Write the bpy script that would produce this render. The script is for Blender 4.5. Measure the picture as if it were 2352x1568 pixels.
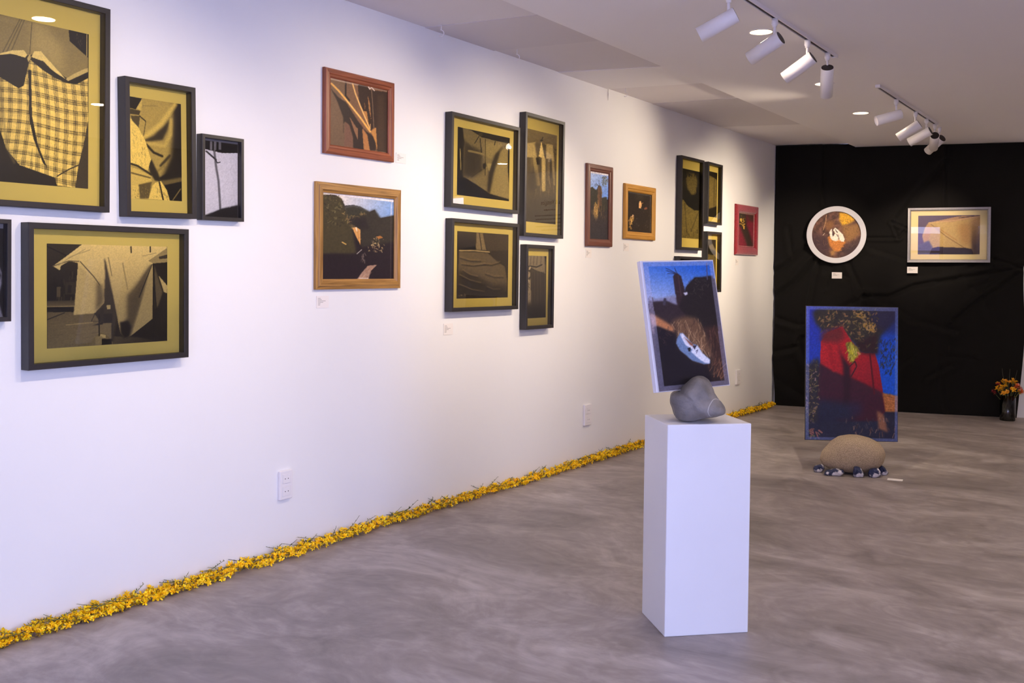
import bpy, bmesh, math, random
import numpy as np
from mathutils import Matrix, Vector

for o in list(bpy.data.objects):
    bpy.data.objects.remove(o, do_unlink=True)
S = bpy.context.scene
COL = S.collection

# ------------------------------------------------------------------ camera
W_PX, H_PX = 2352, 1568
F_PX, YAW, PIT, ROL = 2300.0, -.58547, .01924, .01230
CX, CY = 1176.0, 668.7
CAM = np.array([4.0074, 0.0, 1.55])

def cam_matrix():
    cy, sy = math.cos(YAW), math.sin(YAW); cp, sp = math.cos(PIT), math.sin(PIT)
    cr, sr = math.cos(ROL), math.sin(ROL)
    fwd = np.array([sy*cp, cy*cp, -sp]); right = np.array([cy, -sy, 0]); down = np.cross(fwd, right)
    return np.array([[cr, -sr, 0], [sr, cr, 0], [0, 0, 1]]) @ np.array([right, down, fwd])
RC = cam_matrix()

cd = bpy.data.cameras.new('camera'); cam = bpy.data.objects.new('camera', cd); COL.objects.link(cam)
cd.sensor_width = 36; cd.lens = F_PX/W_PX*36; cd.shift_y = -(H_PX/2-CY)/W_PX
cd.clip_start = .05; cd.clip_end = 200
cam.matrix_world = Matrix(((RC[0][0], -RC[1][0], -RC[2][0], CAM[0]), (RC[0][1], -RC[1][1], -RC[2][1], CAM[1]),
                           (RC[0][2], -RC[1][2], -RC[2][2], CAM[2]), (0, 0, 0, 1)))
S.camera = cam

# ------------------------------------------------------------------ sky, daylight, exposure
SKY = 11.4
SPOT_W = 110
DOWN_W = 5
EXPO = -0.03
wd = bpy.data.worlds.new('world'); S.world = wd; wd.use_nodes = True
bg = wd.node_tree.nodes['Background']; bg.inputs[0].default_value = (.50, .565, .97, 1); bg.inputs[1].default_value = SKY
S.view_settings.view_transform = 'Standard'; S.view_settings.look = 'None'
S.view_settings.gamma = 1; S.view_settings.exposure = EXPO; S.view_settings.use_curve_mapping = False
WARM = (1.0, .82, .61)
S.cycles.max_bounces = 16; S.cycles.diffuse_bounces = 9; S.cycles.transparent_max_bounces = 16

# daylight portals in the shop-front and side window openings (both outside the view)
def portal(loc, rot, w, h):
    pl = bpy.data.lights.new('daylight_portal', 'AREA'); pl.shape = 'RECTANGLE'; pl.size = w; pl.size_y = h; pl.cycles.is_portal = True
    po = bpy.data.objects.new('daylight_portal', pl); COL.objects.link(po); po.location = loc; po.rotation_euler = rot
XR, YF = 6.6, -2.0
portal((4.7, YF+.02, 1.45), (math.radians(90), 0, 0), 3.0, 2.7)
portal((XR-.02, .6, 1.45), (math.radians(90), 0, math.radians(90)), 4.0, 2.7)

# ------------------------------------------------------------------ pixel rays
def ray(x, y):
    d = RC.T @ np.array([(x-CX)/F_PX, (y-CY)/F_PX, 1.0]); return d/np.linalg.norm(d)
def hit(p, axis, val):
    d = ray(*p); return CAM + d*((val-CAM[axis])/d[axis])
def hit_plane(p, c, n):
    d = ray(*p); c = np.array(c, float); n = np.array(n, float)
    return CAM + d*(np.dot(c-CAM, n)/np.dot(d, n))

# ------------------------------------------------------------------ materials
MATS = {}
def srgb(c):
    c = np.asarray(c, float)/255.0
    return np.where(c <= .04045, c/12.92, ((c+.055)/1.055)**2.4)
def new_mat(name):
    m = bpy.data.materials.new(name); m.use_nodes = True
    return m, m.node_tree, m.node_tree.nodes['Principled BSDF']
def pmat(name, col, rough=.6, metal=0, spec=.5, noise=None, bump=0, bscale=60, coat=0, sheen=0, emit=None, var=0):
    """Principled material; noise=(scale, amount) varies the colour, bump adds fine relief, var varies per object."""
    if name in MATS: return MATS[name]
    m, nt, b = new_mat(name)
    c = tuple(srgb(col)) + (1,)
    b.inputs['Base Color'].default_value = c
    b.inputs['Roughness'].default_value = rough; b.inputs['Metallic'].default_value = metal
    b.inputs['Specular IOR Level'].default_value = spec
    b.inputs['Coat Weight'].default_value = coat; b.inputs['Sheen Weight'].default_value = sheen
    if emit:
        b.inputs['Emission Color'].default_value = tuple(emit[0]) + (1,); b.inputs['Emission Strength'].default_value = emit[1]
    tc = nt.nodes.new('ShaderNodeTexCoord')
    last = None
    if noise:
        n = nt.nodes.new('ShaderNodeTexNoise'); n.inputs['Scale'].default_value = noise[0]; n.inputs['Detail'].default_value = 5
        nt.links.new(tc.outputs['Object'], n.inputs['Vector'])
        r = nt.nodes.new('ShaderNodeMapRange'); r.inputs[1].default_value = .25; r.inputs[2].default_value = .75
        r.inputs[3].default_value = 1-noise[1]; r.inputs[4].default_value = 1+noise[1]
        nt.links.new(n.outputs['Fac'], r.inputs[0]); last = r.outputs[0]
    if var:
        oi = nt.nodes.new('ShaderNodeObjectInfo'); r = nt.nodes.new('ShaderNodeMapRange')
        r.inputs[3].default_value = 1-var; r.inputs[4].default_value = 1+var
        nt.links.new(oi.outputs['Random'], r.inputs[0])
        if last:
            mu = nt.nodes.new('ShaderNodeMath'); mu.operation = 'MULTIPLY'
            nt.links.new(last, mu.inputs[0]); nt.links.new(r.outputs[0], mu.inputs[1]); last = mu.outputs[0]
        else: last = r.outputs[0]
    if last:
        vm = nt.nodes.new('ShaderNodeVectorMath'); vm.operation = 'SCALE'; vm.inputs[0].default_value = c[:3]
        nt.links.new(last, vm.inputs['Scale']); nt.links.new(vm.outputs[0], b.inputs['Base Color'])
    if bump:
        n = nt.nodes.new('ShaderNodeTexNoise'); n.inputs['Scale'].default_value = bscale; n.inputs['Detail'].default_value = 6
        nt.links.new(tc.outputs['Object'], n.inputs['Vector'])
        bm = nt.nodes.new('ShaderNodeBump'); bm.inputs['Strength'].default_value = bump; bm.inputs['Distance'].default_value = .01
        nt.links.new(n.outputs['Fac'], bm.inputs['Height']); nt.links.new(bm.outputs[0], b.inputs['Normal'])
    MATS[name] = m
    return m
def wood_mat(name, c1, c2, axis, rough=.4):
    if name in MATS: return MATS[name]
    m, nt, b = new_mat(name); b.inputs['Roughness'].default_value = rough
    tc = nt.nodes.new('ShaderNodeTexCoord'); mp = nt.nodes.new('ShaderNodeMapping')
    mp.inputs['Scale'].default_value = (3, 70, 70) if axis == 0 else (70, 3, 70)
    n = nt.nodes.new('ShaderNodeTexNoise'); n.inputs['Scale'].default_value = 1.2; n.inputs['Detail'].default_value = 6; n.inputs['Distortion'].default_value = .6
    cr = nt.nodes.new('ShaderNodeValToRGB')
    cr.color_ramp.elements[0].position = .32; cr.color_ramp.elements[0].color = tuple(srgb(c1))+(1,)
    cr.color_ramp.elements[1].position = .68; cr.color_ramp.elements[1].color = tuple(srgb(c2))+(1,)
    nt.links.new(tc.outputs['Object'], mp.inputs[0]); nt.links.new(mp.outputs[0], n.inputs['Vector'])
    nt.links.new(n.outputs['Fac'], cr.inputs[0]); nt.links.new(cr.outputs[0], b.inputs['Base Color'])
    bm = nt.nodes.new('ShaderNodeBump'); bm.inputs['Strength'].default_value = .12; bm.inputs['Distance'].default_value = .004
    nt.links.new(n.outputs['Fac'], bm.inputs['Height']); nt.links.new(bm.outputs[0], b.inputs['Normal'])
    MATS[name] = m; return m
def glass_mat(name='picture_glass', gain=1.35, tint=(1, 1, 1)):
    if name in MATS: return MATS[name]
    m, nt, b = new_mat(name); nt.nodes.remove(b)
    out = nt.nodes['Material Output']
    f = nt.nodes.new('ShaderNodeFresnel'); f.inputs[0].default_value = 1.5
    mu = nt.nodes.new('ShaderNodeMath'); mu.operation = 'MULTIPLY'; mu.inputs[1].default_value = gain; mu.use_clamp = True
    t = nt.nodes.new('ShaderNodeBsdfTransparent'); t.inputs[0].default_value = tint+(1,)
    g = nt.nodes.new('ShaderNodeBsdfGlossy'); g.inputs['Roughness'].default_value = .0
    mx = nt.nodes.new('ShaderNodeMixShader')
    nt.links.new(f.outputs[0], mu.inputs[0]); nt.links.new(mu.outputs[0], mx.inputs[0])
    nt.links.new(t.outputs[0], mx.inputs[1]); nt.links.new(g.outputs[0], mx.inputs[2]); nt.links.new(mx.outputs[0], out.inputs[0])
    MATS[name] = m; return m
def print_mat(gloss=.45):
    nm = 'photo_print_%d' % int(gloss*100)
    if nm in MATS: return MATS[nm]
    m, nt, b = new_mat(nm)
    a = nt.nodes.new('ShaderNodeAttribute'); a.attribute_name = 'ink'
    nt.links.new(a.outputs['Color'], b.inputs['Base Color']); b.inputs['Roughness'].default_value = gloss
    b.inputs['Specular IOR Level'].default_value = .3
    MATS[nm] = m; return m
def floor_mat():
    m, nt, b = new_mat('polished_concrete')
    tc = nt.nodes.new('ShaderNodeTexCoord'); N = nt.nodes.new; Lk = nt.links.new
    mp = N('ShaderNodeMapping'); mp.inputs['Rotation'].default_value = (0, 0, .55); mp.inputs['Scale'].default_value = (.8, 1.25, 1)
    Lk(tc.outputs['Object'], mp.inputs[0])
    n1 = N('ShaderNodeTexNoise'); n1.inputs['Scale'].default_value = 1.3; n1.inputs['Detail'].default_value = 10; n1.inputs['Distortion'].default_value = .9; n1.inputs['Roughness'].default_value = .68
    Lk(mp.outputs[0], n1.inputs['Vector'])
    n2 = N('ShaderNodeTexNoise'); n2.inputs['Scale'].default_value = 5; n2.inputs['Detail'].default_value = 8; n2.inputs['Distortion'].default_value = 2.2
    Lk(mp.outputs[0], n2.inputs['Vector'])
    cr = N('ShaderNodeValToRGB'); e = cr.color_ramp.elements
    e[0].position = .3; e[0].color = tuple(srgb((104, 96, 93)))+(1,)
    e[1].position = .72; e[1].color = tuple(srgb((199, 191, 188)))+(1,)
    x = e.new(.5); x.color = tuple(srgb((152, 142, 139)))+(1,)
    mx = N('ShaderNodeMath'); mx.operation = 'MULTIPLY_ADD'; mx.inputs[1].default_value = .28
    a = N('ShaderNodeMath'); a.operation = 'MULTIPLY'; a.inputs[1].default_value = .72
    Lk(n1.outputs['Fac'], a.inputs[0]); Lk(n2.outputs['Fac'], mx.inputs[0]); Lk(a.outputs[0], mx.inputs[2])
    Lk(mx.outputs[0], cr.inputs[0]); Lk(cr.outputs[0], b.inputs['Base Color'])
    rr = N('ShaderNodeMapRange'); rr.inputs[3].default_value = .34; rr.inputs[4].default_value = .56
    Lk(n2.outputs['Fac'], rr.inputs[0]); Lk(rr.outputs[0], b.inputs['Roughness'])
    b.inputs['Specular IOR Level'].default_value = .45
    return m
M_WALL = pmat('white_wall_paint', (237, 236, 235), .75, noise=(1.3, .012), bump=.04, bscale=35)
M_CEIL = pmat('ceiling_paint', (240, 236, 235), .85, noise=(.9, .015), bump=.03, bscale=40)
M_BLACK = pmat('black_frame_lacquer', (40, 36, 38), .42, noise=(40, .12), bump=.02)
M_MAT = pmat('yellow_mat_board', (204, 180, 86), .8)
M_GMAT = pmat('grey_backing_board', (120, 116, 120), .8)
M_GLASS = glass_mat()
M_WHITE = pmat('white_lacquer', (226, 224, 226), .35)
M_LAMP = pmat('white_lamp_body', (236, 232, 234), .32)
M_DARK = pmat('dark_plastic', (38, 30, 30), .5)
M_CARD = pmat('white_card', (238, 232, 228), .7)
M_INK = pmat('printed_ink', (125, 118, 116), .7)
M_LETTER = pmat('dark_vinyl_letter', (40, 36, 38), .6)
M_OUT = pmat('outlet_plastic', (238, 234, 234), .3)
M_REDW1 = wood_mat('reddish_wood_h', (120, 62, 40), (160, 88, 56), 0)
M_REDW2 = wood_mat('reddish_wood_v', (120, 62, 40), (160, 88, 56), 1)
M_BRNW1 = wood_mat('brown_wood_h', (98, 56, 44), (128, 76, 58), 0)
M_BRNW2 = wood_mat('brown_wood_v', (98, 56, 44), (128, 76, 58), 1)
M_OAK1 = wood_mat('golden_oak_h', (128, 90, 44), (190, 142, 76), 0)
M_OAK2 = wood_mat('golden_oak_v', (128, 90, 44), (190, 142, 76), 1)
M_GOLD1 = wood_mat('golden_varnish_h', (176, 122, 44), (212, 158, 72), 0)
M_GOLD2 = wood_mat('golden_varnish_v', (176, 122, 44), (212, 158, 72), 1)
M_VELVET = pmat('red_velvet', (150, 22, 38), .9, noise=(45, .3), bump=.35, bscale=90, sheen=.5)
M_SILVER = pmat('brushed_silver', (150, 146, 146), .45, metal=.4, noise=(60, .08))
M_CLOTH = pmat('black_cloth', (19, 17, 16), .9, spec=.2, bump=.12, bscale=320, sheen=.03)

# ------------------------------------------------------------------ object helpers
def mesh_data(name, v, f, mats, smooth=False, mi=None):
    me = bpy.data.meshes.new(name); me.from_pydata([tuple(map(float, p)) for p in v], [], f); me.update()
    for m in (mats if isinstance(mats, (list, tuple)) else [mats]): me.materials.append(m)
    if mi is not None: me.polygons.foreach_set('material_index', mi)
    if smooth: me.polygons.foreach_set('use_smooth', [True]*len(me.polygons))
    return me
def put(name, me, parent=None, M=None):
    o = bpy.data.objects.new(name, me); COL.objects.link(o)
    if parent: o.parent = parent
    if M is not None: o.matrix_local = M
    return o
def mesh(name, v, f, mats, parent=None, smooth=False, M=None, mi=None):
    return put(name, mesh_data(name, v, f, mats, smooth, mi), parent, M)
def tag(o, label=None, cat=None, group=None, kind=None):
    if label: o['label'] = label
    if cat: o['category'] = cat
    if group: o['group'] = group
    if kind: o['kind'] = kind
    return o
def empty(name, M=None, loc=None):
    o = bpy.data.objects.new(name, None); COL.objects.link(o); o.empty_display_size = .05
    if M is not None: o.matrix_world = M
    if loc is not None: o.location = loc
    return o
def frame_matrix(u, v, n, c):
    return Matrix(((u[0], v[0], n[0], c[0]), (u[1], v[1], n[1], c[1]), (u[2], v[2], n[2], c[2]), (0, 0, 0, 1)))
BOXF = [(0, 3, 2, 1), (4, 5, 6, 7), (0, 1, 5, 4), (1, 2, 6, 5), (2, 3, 7, 6), (3, 0, 4, 7)]
def box_vf(x0, y0, z0, x1, y1, z1):
    return [(x0, y0, z0), (x1, y0, z0), (x1, y1, z0), (x0, y1, z0), (x0, y0, z1), (x1, y0, z1), (x1, y1, z1), (x0, y1, z1)], list(BOXF)
def join_vf(parts):
    V, Fc = [], []
    for v, f in parts:
        n = len(V); V += list(v); Fc += [tuple(i+n for i in q) for q in f]
    return V, Fc
def bevel_box(name, b, mats, parent=None, bev=.003, seg=2, M=None):
    bm = bmesh.new(); v, f = box_vf(*b)
    vs = [bm.verts.new(p) for p in v]
    for q in f: bm.faces.new([vs[i] for i in q])
    bmesh.ops.bevel(bm, geom=list(bm.edges), offset=bev, segments=seg, affect='EDGES', profile=.6)
    me = bpy.data.meshes.new(name); bm.to_mesh(me); bm.free()
    me.materials.append(mats); return put(name, me, parent, M)
def lathe_vf(prof, n=32, cap0=True, cap1=True):
    """prof: (radius, z) list -> solid of revolution about local z."""
    V, Fc = [], []
    for r, z in prof:
        for i in range(n):
            a = 2*math.pi*i/n; V.append((r*math.cos(a), r*math.sin(a), z))
    for k in range(len(prof)-1):
        for i in range(n):
            j = (i+1) % n; Fc.append((k*n+i, k*n+j, (k+1)*n+j, (k+1)*n+i))
    if cap0: Fc.append(tuple(range(n))[::-1])
    if cap1: Fc.append(tuple((len(prof)-1)*n+i for i in range(n)))
    return V, Fc
def tube_vf(pts, r, n=8):
    pts = [np.array(p, float) for p in pts]; V, Fc = [], []
    up = np.array([.31, .17, .93])
    for k, p in enumerate(pts):
        t = pts[min(k+1, len(pts)-1)]-pts[max(k-1, 0)]; t /= np.linalg.norm(t)+1e-9
        a = np.cross(t, up); a /= np.linalg.norm(a)+1e-9; b = np.cross(t, a)
        rr = r[k] if hasattr(r, '__len__') else r
        for i in range(n):
            w = 2*math.pi*i/n; V.append(p+rr*(a*math.cos(w)+b*math.sin(w)))
    for k in range(len(pts)-1):
        for i in range(n):
            j = (i+1) % n; Fc.append((k*n+i, k*n+j, (k+1)*n+j, (k+1)*n+i))
    Fc.append(tuple(range(n))[::-1]); Fc.append(tuple((len(pts)-1)*n+i for i in range(n)))
    return V, Fc

# ------------------------------------------------------------------ print canvas (ink of the framed photographs)
def homography(q):
    src = [(0, 0), (1, 0), (1, 1), (0, 1)]; A = []; B = []
    for (u, v), (x, y) in zip(src, q):
        A += [[u, v, 1, 0, 0, 0, -u*x, -v*x], [0, 0, 0, u, v, 1, -u*y, -v*y]]; B += [x, y]
    return np.append(np.linalg.solve(np.array(A, float), np.array(B, float)), 1).reshape(3, 3)
def blur(a, s):
    if s < .3: return a
    k = int(max(1, math.ceil(2.5*s))); x = np.arange(-k, k+1); g = np.exp(-x*x/(2*s*s)); g /= g.sum()
    p = np.pad(a, k, mode='edge')
    p = np.apply_along_axis(lambda r: np.convolve(r, g, 'valid'), 1, p)
    return np.apply_along_axis(lambda r: np.convolve(r, g, 'valid'), 0, p)
class Canvas:
    """A photograph's ink, sketched in the coordinates of a close-up; quad is the sheet's outline there."""
    def __init__(s, quad, sc, dark=(17, 13, 11), paper=(198, 174, 98), cell=1.1, seed=1):
        s.quad = quad; s.sc = sc; s.dark = np.array(dark)/255.; s.paper = np.array(paper)/255.
        w = max(abs(quad[1][0]-quad[0][0]), abs(quad[2][0]-quad[3][0]))/sc; h = max(abs(quad[3][1]-quad[0][1]), abs(quad[2][1]-quad[1][1]))/sc
        s.nx = int(min(300, max(24, w/cell))); s.ny = int(min(420, max(24, h/cell)))
        u, v = np.meshgrid(np.linspace(0, 1, s.nx), np.linspace(0, 1, s.ny)); s.u, s.v = u, v
        Hm = homography(quad); den = Hm[2, 0]*u+Hm[2, 1]*v+Hm[2, 2]
        s.X = (Hm[0, 0]*u+Hm[0, 1]*v+Hm[0, 2])/den; s.Y = (Hm[1, 0]*u+Hm[1, 1]*v+Hm[1, 2])/den
        s.cs = sc*cell; s.rgb = np.zeros((s.ny, s.nx, 3)); s.rng = np.random.default_rng(seed)
    def c(s, col):
        if np.isscalar(col): return s.dark+(s.paper-s.dark)*col
        return np.array(col)/255.
    def fill(s, col): s.rgb[:] = s.c(col)
    def mask(s, pts, soft=0):
        m = np.zeros(s.X.shape, bool); n = len(pts)
        for i in range(n):
            x0, y0 = pts[i]; x1, y1 = pts[(i+1) % n]
            if y0 == y1: continue
            cnd = ((y0 > s.Y) != (y1 > s.Y)) & (s.X < (x1-x0)*(s.Y-y0)/(y1-y0)+x0); m ^= cnd
        return blur(m.astype(float), max(.45, soft/s.cs))
    def mix(s, m, col): s.rgb += m[..., None]*(s.c(col)-s.rgb)
    def poly(s, pts, col, soft=0, a=1): s.mix(s.mask(pts, soft)*a, col)
    def grad(s, pts, c0, c1, p0, p1, soft=0):
        t = ((s.X-p0[0])*(p1[0]-p0[0])+(s.Y-p0[1])*(p1[1]-p0[1]))/((p1[0]-p0[0])**2+(p1[1]-p0[1])**2)
        t = np.clip(t, 0, 1)[..., None]; cc = s.c(c0)*(1-t)+s.c(c1)*t
        s.rgb += s.mask(pts, soft)[..., None]*(cc-s.rgb)
    def dist(s, pts):
        d = np.full(s.X.shape, 1e9)
        for (x0, y0), (x1, y1) in zip(pts[:-1], pts[1:]):
            L = (x1-x0)**2+(y1-y0)**2+1e-9; t = np.clip(((s.X-x0)*(x1-x0)+(s.Y-y0)*(y1-y0))/L, 0, 1)
            d = np.minimum(d, np.hypot(s.X-x0-t*(x1-x0), s.Y-y0-t*(y1-y0)))
        return d
    def line(s, pts, w, col, soft=0, a=1):
        k = max(soft, s.cs*.6); s.mix(np.clip((w/2-s.dist(pts))/k+.5, 0, 1)*a, col)
    def noise_field(s, size, sx=1, sy=1):
        gx = s.X/(size*sx); gy = s.Y/(size*sy); gx = gx-gx.min(); gy = gy-gy.min()
        G = s.rng.random((int(gy.max())+3, int(gx.max())+3))
        i = gx.astype(int); j = gy.astype(int); fx = gx-i; fy = gy-j; fx = fx*fx*(3-2*fx); fy = fy*fy*(3-2*fy)
        return (G[j, i]*(1-fx)+G[j, i+1]*fx)*(1-fy)+(G[j+1, i]*(1-fx)+G[j+1, i+1]*fx)*fy
    def noise(s, size, amp, sx=1, sy=1, m=None):
        f = (s.noise_field(size, sx, sy)-.5)*2*amp+(s.noise_field(size/2.3, sx, sy)-.5)*amp
        if m is not None: f = f*m
        s.rgb *= np.clip(1+f, .1, 2)[..., None]
    def scatter(s, pts, n, ln, w, cols, ang=(0, 6.28), a=.9):
        xs = [p[0] for p in pts]; ys = [p[1] for p in pts]; k = 0; tries = 0
        while k < n and tries < n*8:
            tries += 1
            x = s.rng.uniform(min(xs), max(xs)); y = s.rng.uniform(min(ys), max(ys)); ins = False
            for i in range(len(pts)):
                x0, y0 = pts[i]; x1, y1 = pts[(i+1) % len(pts)]
                if (y0 > y) != (y1 > y) and x < (x1-x0)*(y-y0)/(y1-y0)+x0: ins = not ins
            if not ins: continue
            k += 1; t = s.rng.uniform(*ang); l = ln*s.rng.uniform(.5, 1.3)
            s.line([(x, y), (x+l*math.cos(t), y+l*math.sin(t))], w*s.rng.uniform(.6, 1.3), cols[s.rng.integers(len(cols))], a=a*s.rng.uniform(.5, 1))
    def build(s, name, rect, z, parent, gloss=.45, disc=None, gam=.84, con=1.0):
        """rect: (x0, x1, ytop, ybottom) in the frame's local plane at height z."""
        x0, x1, yt, yb = rect
        V = np.stack([x0+(x1-x0)*s.u, yt+(yb-yt)*s.v, np.full(s.u.shape, z)], -1).reshape(-1, 3)
        idx = np.arange(s.nx*s.ny).reshape(s.ny, s.nx)
        Fq = np.stack([idx[1:, :-1], idx[1:, 1:], idx[:-1, 1:], idx[:-1, :-1]], -1).reshape(-1, 4)
        if disc:
            cc = V[Fq].mean(1); Fq = Fq[np.hypot(cc[:, 0]-disc[0], cc[:, 1]-disc[1]) < disc[2]]
        me = bpy.data.meshes.new(name); me.from_pydata(V.tolist(), [], Fq.tolist()); me.update()
        at = me.color_attributes.new('ink', 'FLOAT_COLOR', 'POINT')
        c = np.clip(s.rgb, .004, 1).reshape(-1, 3); lum = (c @ np.array([.3, .6, .1]))[:, None]; c = np.clip(c*np.clip(lum**gam*con-(con-1)*.42, .012, 1)/lum, 0, 1)
        lin = np.where(c <= .04045, c/12.92, ((c+.055)/1.055)**2.4)
        at.data.foreach_set('color', np.concatenate([lin, np.ones((len(lin), 1))], 1).astype(np.float32).ravel())
        me.materials.append(print_mat(gloss))
        return put(name, me, parent)

# ------------------------------------------------------------------ the room
ZC, ZS = 3.05, 3.092            # main ceiling, recessed strip beside the left wall
BS = .245; BL = math.hypot(1, BS); BU = np.array([1/BL, BS/BL, 0]); BN = np.array([BS/BL, -1/BL, 0])
DRY = 11.70                     # the black drape meets the left wall here
def back_y(x, off=0): return DRY+off+BS*x
def slab(name, poly, z0, z1, m):
    n = len(poly); V = [(x, y, z0) for x, y in poly]+[(x, y, z1) for x, y in poly]
    Fc = [tuple(range(n))[::-1], tuple(range(n, 2*n))]+[(i, (i+1) % n, n+(i+1) % n, n+i) for i in range(n)]
    return tag(mesh(name, V, Fc, m), kind='structure')
UZ0 = np.array([0, 0, 1.])
WB = .07                        # wall_back stands this far behind the drape line
slab('floor', [(-.2, YF-.2), (XR+.2, YF-.2), (XR+.2, back_y(XR+.2, WB+.2)), (-.2, back_y(-.2, WB+.2))], -.12, 0, floor_mat())
slab('wall_left', [(-.2, YF-.2), (0, YF-.2), (0, back_y(0, WB+.2)), (-.2, back_y(-.2, WB+.2))], 0, 3.3, M_WALL)
MB_ = frame_matrix(BU, -BN, UZ0, np.array([0, back_y(0, WB), 0]))
LBk = XR*BL; w0, w1 = 5.81*BL, 6.42*BL
V, Fc = join_vf([box_vf(0, 0, 0, w0, .2, 3.3), box_vf(w1, 0, 0, LBk, .2, 3.3), box_vf(w0, 0, 0, w1, .2, 2.45), box_vf(w0, 0, 2.78, w1, .2, 3.3)])
tag(mesh('wall_back', V, Fc, M_WALL, M=MB_), kind='structure')
V, Fc = join_vf([box_vf(w0, .08, 2.45, w1, .12, 2.465), box_vf(w0, .08, 2.765, w1, .12, 2.78), box_vf(w0, .08, 2.45, w0+.015, .12, 2.78), box_vf(w1-.015, .08, 2.45, w1, .12, 2.78)])
win = tag(mesh('window_3', V, Fc, M_WHITE, M=MB_), kind='structure')
mesh('glass_pane', [(w0, .1, 2.45), (w1, .1, 2.45), (w1, .1, 2.78), (w0, .1, 2.78)], [(0, 1, 2, 3)], glass_mat('clear_window_glass', .9), win)
V, Fc = join_vf([box_vf(XR, YF-.2, 0, XR+.2, -1.4, 3.3), box_vf(XR, 2.6, 0, XR+.2, back_y(XR, WB+.1), 3.3), box_vf(XR, -1.4, 2.8, XR+.2, 2.6, 3.3), box_vf(XR, -1.4, 0, XR+.2, 2.6, .1)])
tag(mesh('wall_right', V, Fc, pmat('grey_wall_paint', (168, 163, 166), .8, noise=(1.3, .03))), kind='structure')
XE = .872                       # edge of the main ceiling
ceil = slab('ceiling', [(XE, YF), (XR, YF), (XR, back_y(XR, WB)), (XE, back_y(XE, WB))], ZC, 3.3, M_CEIL)
# plaster panels of the recessed strip: split at the edges of its light bands
joints = [YF]+[3.0]
for a, b in (((1013, 58), (1217, 39)), ((1156, 114), (1362, 97)), ((1287, 166), (1503, 157)), ((1403, 204), (1595, 194)), ((1522, 237), (1672, 228)), ((1663, 291), (1818, 288))):
    joints.append((hit(a, 2, ZS)[1], hit(b, 2, ZS)[1]))
joints.append(back_y(.4, WB)+.05)
light_band_tones = [(228, 223, 222), (226, 221, 222), (214, 208, 210), (220, 214, 215), (241, 237, 235), (229, 223, 222), (218, 212, 212), (237, 232, 230)]  # bright and dark bands of light on the strip, put into panel colour
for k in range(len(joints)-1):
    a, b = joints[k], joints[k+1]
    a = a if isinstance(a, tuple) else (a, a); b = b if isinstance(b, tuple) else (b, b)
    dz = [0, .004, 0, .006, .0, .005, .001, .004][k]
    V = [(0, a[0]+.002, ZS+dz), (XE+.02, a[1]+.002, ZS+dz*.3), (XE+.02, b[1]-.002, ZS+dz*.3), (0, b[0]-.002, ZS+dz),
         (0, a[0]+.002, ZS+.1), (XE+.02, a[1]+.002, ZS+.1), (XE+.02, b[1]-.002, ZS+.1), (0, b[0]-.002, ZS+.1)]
    mesh('ceiling_panel', V, BOXF, pmat('ceiling_panel_light_band_%d' % k, light_band_tones[k], .85, noise=(.9, .02)), ceil)
# shop front behind the camera: piers, lintel and glazing bars
V, Fc = join_vf([box_vf(0, YF-.2, 0, 3.2, YF, 3.3), box_vf(6.2, YF-.2, 0, XR, YF, 3.3), box_vf(3.2, YF-.2, 2.8, 6.2, YF, 3.3), box_vf(3.2, YF-.2, 0, 6.2, YF, .1)])
tag(mesh('wall_front', V, Fc, M_WALL), kind='structure')
V, Fc = join_vf([box_vf(x-.03, YF-.14, .1, x+.03, YF-.06, 2.8) for x in (3.23, 4.7, 6.17)]+[box_vf(3.2, YF-.14, 2.15, 6.2, YF-.06, 2.21)])
win = tag(mesh('window_1', V, Fc, M_DARK), kind='structure')
mesh('glass_pane', [(3.2, YF-.1, .1), (6.2, YF-.1, .1), (6.2, YF-.1, 2.8), (3.2, YF-.1, 2.8)], [(0, 1, 2, 3)], glass_mat('clear_window_glass', .9), win)
V, Fc = join_vf([box_vf(XR+.06, y-.03, .1, XR+.14, y+.03, 2.8) for y in (-1.37, -.05, 1.25, 2.57)]+[box_vf(XR+.06, -1.4, 2.15, XR+.14, 2.6, 2.21)])
win = tag(mesh('window_2', V, Fc, M_DARK), kind='structure')
mesh('glass_pane', [(XR+.1, -1.4, .1), (XR+.1, 2.6, .1), (XR+.1, 2.6, 2.8), (XR+.1, -1.4, 2.8)], [(0, 1, 2, 3)], glass_mat('clear_window_glass', .9), win)
M_PAVE = pmat('street_paving', (232, 228, 228), .9, noise=(2, .06))
slab('pavement', [(-25, YF-24), (34, YF-24), (34, 16), (XR+.2, 16), (XR+.2, YF-.2), (-25, YF-.2)], -.3, -.02, M_PAVE)
V, Fc = join_vf([box_vf(-20, YF-20, -.02, 35, YF-16, 3.3), box_vf(-20, YF-15.9, 2.5, 35, YF-14.6, 2.62)])
tag(mesh('street_facade', V, Fc, pmat('violet_facade', (150, 134, 172), .9, noise=(1.5, .1))), kind='structure')

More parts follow.
